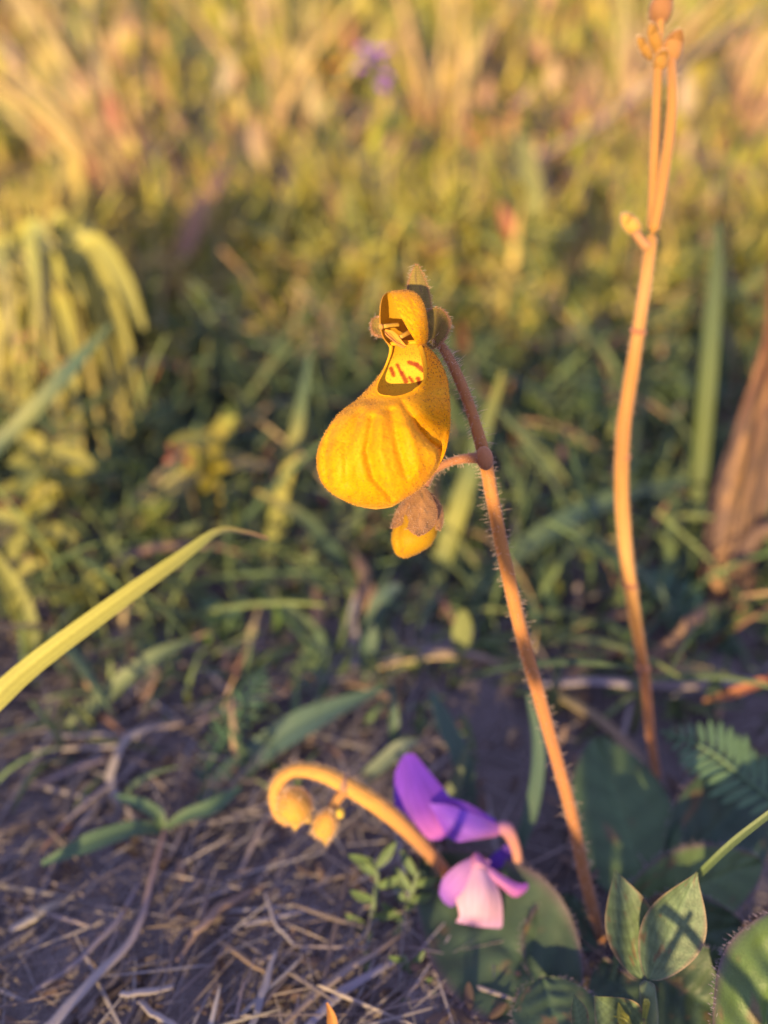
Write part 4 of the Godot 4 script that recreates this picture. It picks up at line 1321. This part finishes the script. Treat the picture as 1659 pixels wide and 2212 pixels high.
	herb(330, 1100, .203, 8, 0.010, lime, Color(0.2, 0.24, 0.05), "yellow-green herb under the olive folded blade")
	herb(95, 985, .197, 11, 0.013, Color(0.40, 0.34, 0.08), lime, "dense pale yellow herb below the strap leaves")
	herb(60, 1120, .192, 8, 0.012, Color(0.36, 0.32, 0.09), lime, "pale yellow herb at the left edge above the slanting blade")
	herb(170, 1265, .188, 8, 0.011, lime, Color(0.2, 0.2, 0.04), "yellow-green herb half behind the big slanting blade")
	herb(490, 1320, .19, 8, 0.009, Color(0.10, 0.16, 0.06), Color(0.07, 0.12, 0.05), "dark green herb right of the slanting blade's tip")
	herb(250, 660, -.03, 9, 0.014, Color(0.3, 0.22, 0.06), lime, "reddish-yellow herb right of the drooping strap leaves")
	herb(560, 500, -.03, 9, 0.016, gold, lime, "golden herb in the sunlit meadow above left of the flower")
	herb(800, 560, -.03, 8, 0.016, lime, gold, "yellow herb in the meadow left above the hood")
	herb(700, 640, -.02, 7, 0.011, Color(0.2, 0.2, 0.05), lime, "olive herb in the shade line left of the hood")
	herb(1000, 640, -.02, 8, 0.012, Color(0.14, 0.18, 0.05), lime, "green herb at the shade line right of the hood")
	herb(1250, 620, -.02, 8, 0.012, Color(0.12, 0.17, 0.05), lime, "green herb left of the bare stalk")
	herb(375, 560, -.028, 9, 0.014, gold, Color(0.46, 0.28, 0.08), "golden-brown herb right of the dead leaf in the meadow")
	herb(665, 545, -.028, 10, 0.014, lime, gold, "bright yellow herb between the two golden ones in the meadow")
	herb(935, 520, -.028, 9, 0.013, Color(0.46, 0.27, 0.12), gold, "tan herb just above the sepal tip")
	herb(1195, 500, -.03, 9, 0.014, lime, Color(0.3, 0.3, 0.06), "lime herb right of the dark red meadow leaf")
	herb(1480, 560, -.03, 9, 0.014, Color(0.26, 0.27, 0.06), lime, "green-gold herb just right of the bare stalk")
	herb(1590, 640, -.026, 9, 0.013, Color(0.22, 0.25, 0.06), lime, "green herb at the right edge above the woody stem")
	herb(560, 620, -.02, 8, 0.011, lime, gold, "low yellow herb left of the dark red flower")
	herb(1080, 1270, .2, 7, 0.009, Color(0.07, 0.11, 0.05), Color(0.06, 0.10, 0.05), "dark green herb behind the nodding stem")
	herb(1290, 880, .25, 8, 0.011, Color(0.08, 0.12, 0.05), Color(0.07, 0.11, 0.04), "dark herb between stem and bare stalk")
	herb(640, 760, .29, 8, 0.012, Color(0.08, 0.13, 0.05), Color(0.07, 0.11, 0.05), "dark green herb behind the blade left of the pouch")
	# small colour marks of the meadow
	small_bloom(808, 150, -.075, 11, 0.0095, Color(0.44, 0.14, 0.60), Color(0.2, 0.2, 0.06), "violet_meadow_flower", "blurred violet flower in the sunlit meadow", "flower", Vector3(0.8, 1.5, 0.8))
	small_bloom(712, 172, -.06, 9, 0.009, Color(0.55, 0.24, 0.03), Color(0.3, 0.28, 0.06), "orange_meadow_flower", "small orange flower head left of the violet one", "flower")
	small_bloom(1035, 292, -.05, 8, 0.007, Color(0.5, 0.13, 0.08), Color(0.35, 0.2, 0.1), "red_meadow_flower", "small red flower head in the meadow above right of the hood", "flower")
	small_bloom(1115, 258, -.06, 10, 0.010, Color(0.07, 0.05, 0.02), Color(0.16, 0.18, 0.05), "dark_seed_head", "dark brown seed head on a green stem in the meadow", "seed head")
	small_bloom(885, 245, -.05, 7, 0.006, Color(0.34, 0.11, 0.09), Color(0.25, 0.15, 0.08), "dull_red_flower", "dull red flower head below the violet meadow flower", "flower")
	small_bloom(485, 660, -.015, 9, 0.006, Color(0.30, 0.06, 0.05), Color(0.2, 0.1, 0.06), "dark_red_flower", "dark red flower head low in the shaded turf", "flower")
	small_bloom(560, 90, -.07, 8, 0.010, Color(0.52, 0.42, 0.05), Color(0.3, 0.28, 0.06), "yellow_meadow_flower", "small yellow flower in the dry grass at the back", "flower")
	small_bloom(385, 985, .203, 7, 0.004, Color(0.45, 0.16, 0.09), Color(0.2, 0.14, 0.06), "pink_flower_bud", "small salmon bud beside the drooping strap leaves", "flower")
	small_bloom(62, 752, .226, 7, 0.0045, Color(0.52, 0.28, 0.14), Color(0.3, 0.24, 0.08), "pale_orange_bud", "small pale orange bud left of the strap leaves", "flower")
	small_bloom(1165, 652, -.018, 7, 0.0055, Color(0.5, 0.3, 0.22), Color(0.2, 0.2, 0.1), "pale_pink_bud", "pale pink bud in the turf right of the hood", "flower")
	grass_blade([[1140, 600, -.004], [1118, 545, -.018], [1095, 480, -.03], [1080, 440, -.035]], [14, 28, 26, 8], [Color(0.36, 0.1, 0.06), Color(0.42, 0.13, 0.08)], "dark red leaf in the meadow right above the hood", "", 0.4, "red_meadow_leaf", "leaf", "leaf")
	grass_blade([[1140, 560, -.004], [1150, 440, -.03], [1130, 320, -.045], [1120, 270, -.05]], [16, 46, 44, 10], [Color(0.26, 0.26, 0.07), Color(0.34, 0.32, 0.11)], "pale green strap leaf below the dark seed head", "", 0.4, "drooping_leaf", "leaf")
	grass_blade([[370, 650, -.004], [395, 560, -.018], [440, 440, -.03], [500, 340, -.03]], [18, 44, 44, 12], [Color(0.4, 0.2, 0.1), Color(0.5, 0.25, 0.10)], "orange-brown dead leaf in the sunlit meadow", "", 0.5, "dead_leaf", "leaf", "leaf")
	# dry tufts at the back
	for q in [[90, 640, .4, 34, 0.055, 0.0, "sunlit yellow tuft behind the drooping strap leaves"], [300, 430, .5, 22, 0.10, -0.4, "fan of pink-tan dry grass at the upper left"], [600, 330, .62, 12, 0.12, 0.05, "pale upright dry grass tuft at the top"], [950, 330, .7, 9, 0.11, 0.1, "thin tan grass tuft behind the violet meadow flower"], [1330, 300, .75, 11, 0.12, 0.35, "tan dry grass tuft left of the bare stalk's top"], [1580, 330, .7, 10, 0.11, 0.3, "tan dry grass tuft right of the bare stalk's top"]]:
		var r0 := ground_at(q[0], q[1])
		r0.y -= 0.003
		var t := thing("dry_grass_tuft", q[6], "grass tuft", r0, "dry grass tufts in the meadow")
		for k in q[3]:
			var s := Surf.new()
			var dir := Vector3(q[5] + rng.randfn(0, 0.28), 1.0, rng.randfn(0, 0.25)).normalized()
			var a := r0 + Vector3(rng.randfn(0, 0.008), 0, rng.randfn(0, 0.008))
			var l: float = q[4] * rng.randf_range(0.7, 1.15)
			blade(s, [a, a + dir * l * 0.5, a + dir * l + Vector3(dir.x, -0.2, dir.z) * l * 0.25], [0.0022, 0.0028, 0.0004], [pick(TANS), pick([Color(0.62, 0.42, 0.24), Color(0.6, 0.48, 0.2), Color(0.40, 0.38, 0.07)]) if q[4] > 0.06 else pick(LIMES)], 0.4, Vector3(rng.randfn(0, 0.4), 0.2, 1), 8)
			part(t, "blade", s, "grass")


func shade_plants() -> void:
	# taller plants behind the viewer; their leaves keep the sun off the upper flower
	var to_sun := SUN_FROM.normalized()
	var aims := [
		[at(990, 805, .112), 0.27, 0.007, 0.018], [at(1045, 935, .1125), 0.25, 0.006, 0.013], [at(1088, 1190, .117), 0.30, 0.004, 0.014], [at(1145, 1425, .123), 0.33, 0.004, 0.010], [at(1262, 1895, .1335), 0.22, 0.006, 0.022]]
	var k := 0
	for q in aims:
		k += 1
		var c: Vector3 = q[0] + to_sun * q[1]
		var root := Vector3(c.x + 0.045, soil(c.x + 0.045, c.z + 0.01) - 0.002, c.z + 0.01)
		var o := thing("leafy_stalk", ["leafy stalk shading the stem just under the hood", "leafy stalk shading the fork of the stem", "leafy stalk shading the stem's middle", "leafy stalk shading the stem's lower third", "leafy stalk shading the stem's foot"][k - 1], "plant", root, "leafy stalks behind the viewer")
		var s := Surf.new()
		tube(s, [root, root.lerp(c, 0.6) + Vector3(0.014, 0, 0), c + Vector3(0.003, 0.002, 0.002)], [0.0011, 0.0009, 0.0006], [Color(0.12, 0.13, 0.05)], 8, 18)
		part(o, "stem", s, "stem")
		var l := Surf.new()
		var across := to_sun.cross(Vector3.UP).normalized()
		var tilt := (Vector3.UP * 0.9 + across * 0.45).normalized()
		leaf(l, c - tilt * q[3] * 0.5, c + tilt * q[3] * 0.5, to_sun, q[2], Color(0.08, 0.12, 0.04), Color(0.1, 0.12, 0.05), 0.9, 0.2, 0.1)
		part(o, "leaf", l, "leaf")


func _ready() -> void:
	# camera
	fwd = Vector3(0, -sin(deg_to_rad(PITCH)), -cos(deg_to_rad(PITCH)))
	up = Vector3(0, cos(deg_to_rad(PITCH)), -sin(deg_to_rad(PITCH)))
	var cam := Camera3D.new()
	cam.name = "camera"
	cam.position = EYE
	cam.rotation_degrees = Vector3(-PITCH, 0, 0)
	var lens := CameraAttributesPhysical.new()
	lens.frustum_focal_length = 12.0 / tan(deg_to_rad(HALF_FOV))
	lens.frustum_near = 0.005
	lens.frustum_far = 300.0
	lens.frustum_focus_distance = 0.1085
	lens.exposure_aperture = lens.frustum_focal_length / 4.0       # an opening some four millimetres wide
	cam.attributes = lens
	cam.fov = HALF_FOV * 2.0
	cam.near = 0.005
	cam.far = 300.0
	cam.current = true
	add_child(cam)
	# sky
	var env := Environment.new()
	env.background_mode = Environment.BG_SKY
	var sky := Sky.new()
	var sm := ProceduralSkyMaterial.new()
	sm.sky_top_color = Color(0.57, 0.61, 0.84)
	sm.sky_horizon_color = Color(0.84, 0.79, 0.84)
	sm.sky_curve = 0.18
	sm.ground_bottom_color = Color(0.25, 0.22, 0.18)
	sm.ground_horizon_color = Color(0.5, 0.44, 0.38)
	sky.sky_material = sm
	env.sky = sky
	env.background_energy_multiplier = 0.95
	env.tonemap_mode = Environment.TONE_MAPPER_LINEAR
	env.tonemap_exposure = 2.2
	env.sdfgi_enabled = true
	env.ssao_enabled = true
	env.ssil_enabled = true
	var we := WorldEnvironment.new()
	we.name = "environment"
	we.environment = env
	add_child(we)
	# the low sun
	var sun := DirectionalLight3D.new()
	sun.name = "sun"
	sun.light_energy = 1.6
	sun.light_color = Color(1.0, 0.88, 0.64)
	sun.light_angular_distance = 0.5
	sun.shadow_enabled = true
	add_child(sun)
	sun.look_at_from_position(SUN_FROM, Vector3.ZERO, Vector3.UP)

	rng.seed = 20
	noise.seed = 7
	noise.frequency = 0.02
	noise.fractal_octaves = 3
	rough_noise.seed = 11
	rough_noise.frequency = 0.05
	rough_noise.fractal_octaves = 4
	make_materials()
	var hs := Surf.new()
	tube(hs, [Vector3(0, 0, 0), Vector3(0.03, 0.35, 0), Vector3(0.18, 0.7, 0), Vector3(0.5, 1.0, 0)], [0.5, 0.42, 0.32, 0.2], [Color.WHITE], 4, 5)
	hair_mesh = hs.build(Vector3.ZERO, mats["hair"])

	ground()
	meadow()
	shade_plants()
	woody_stem()
	single_plants()
	tall_stalk()
	pea_plant()
	pea_seedling()
	curled_shoot()
	slipper_flower()
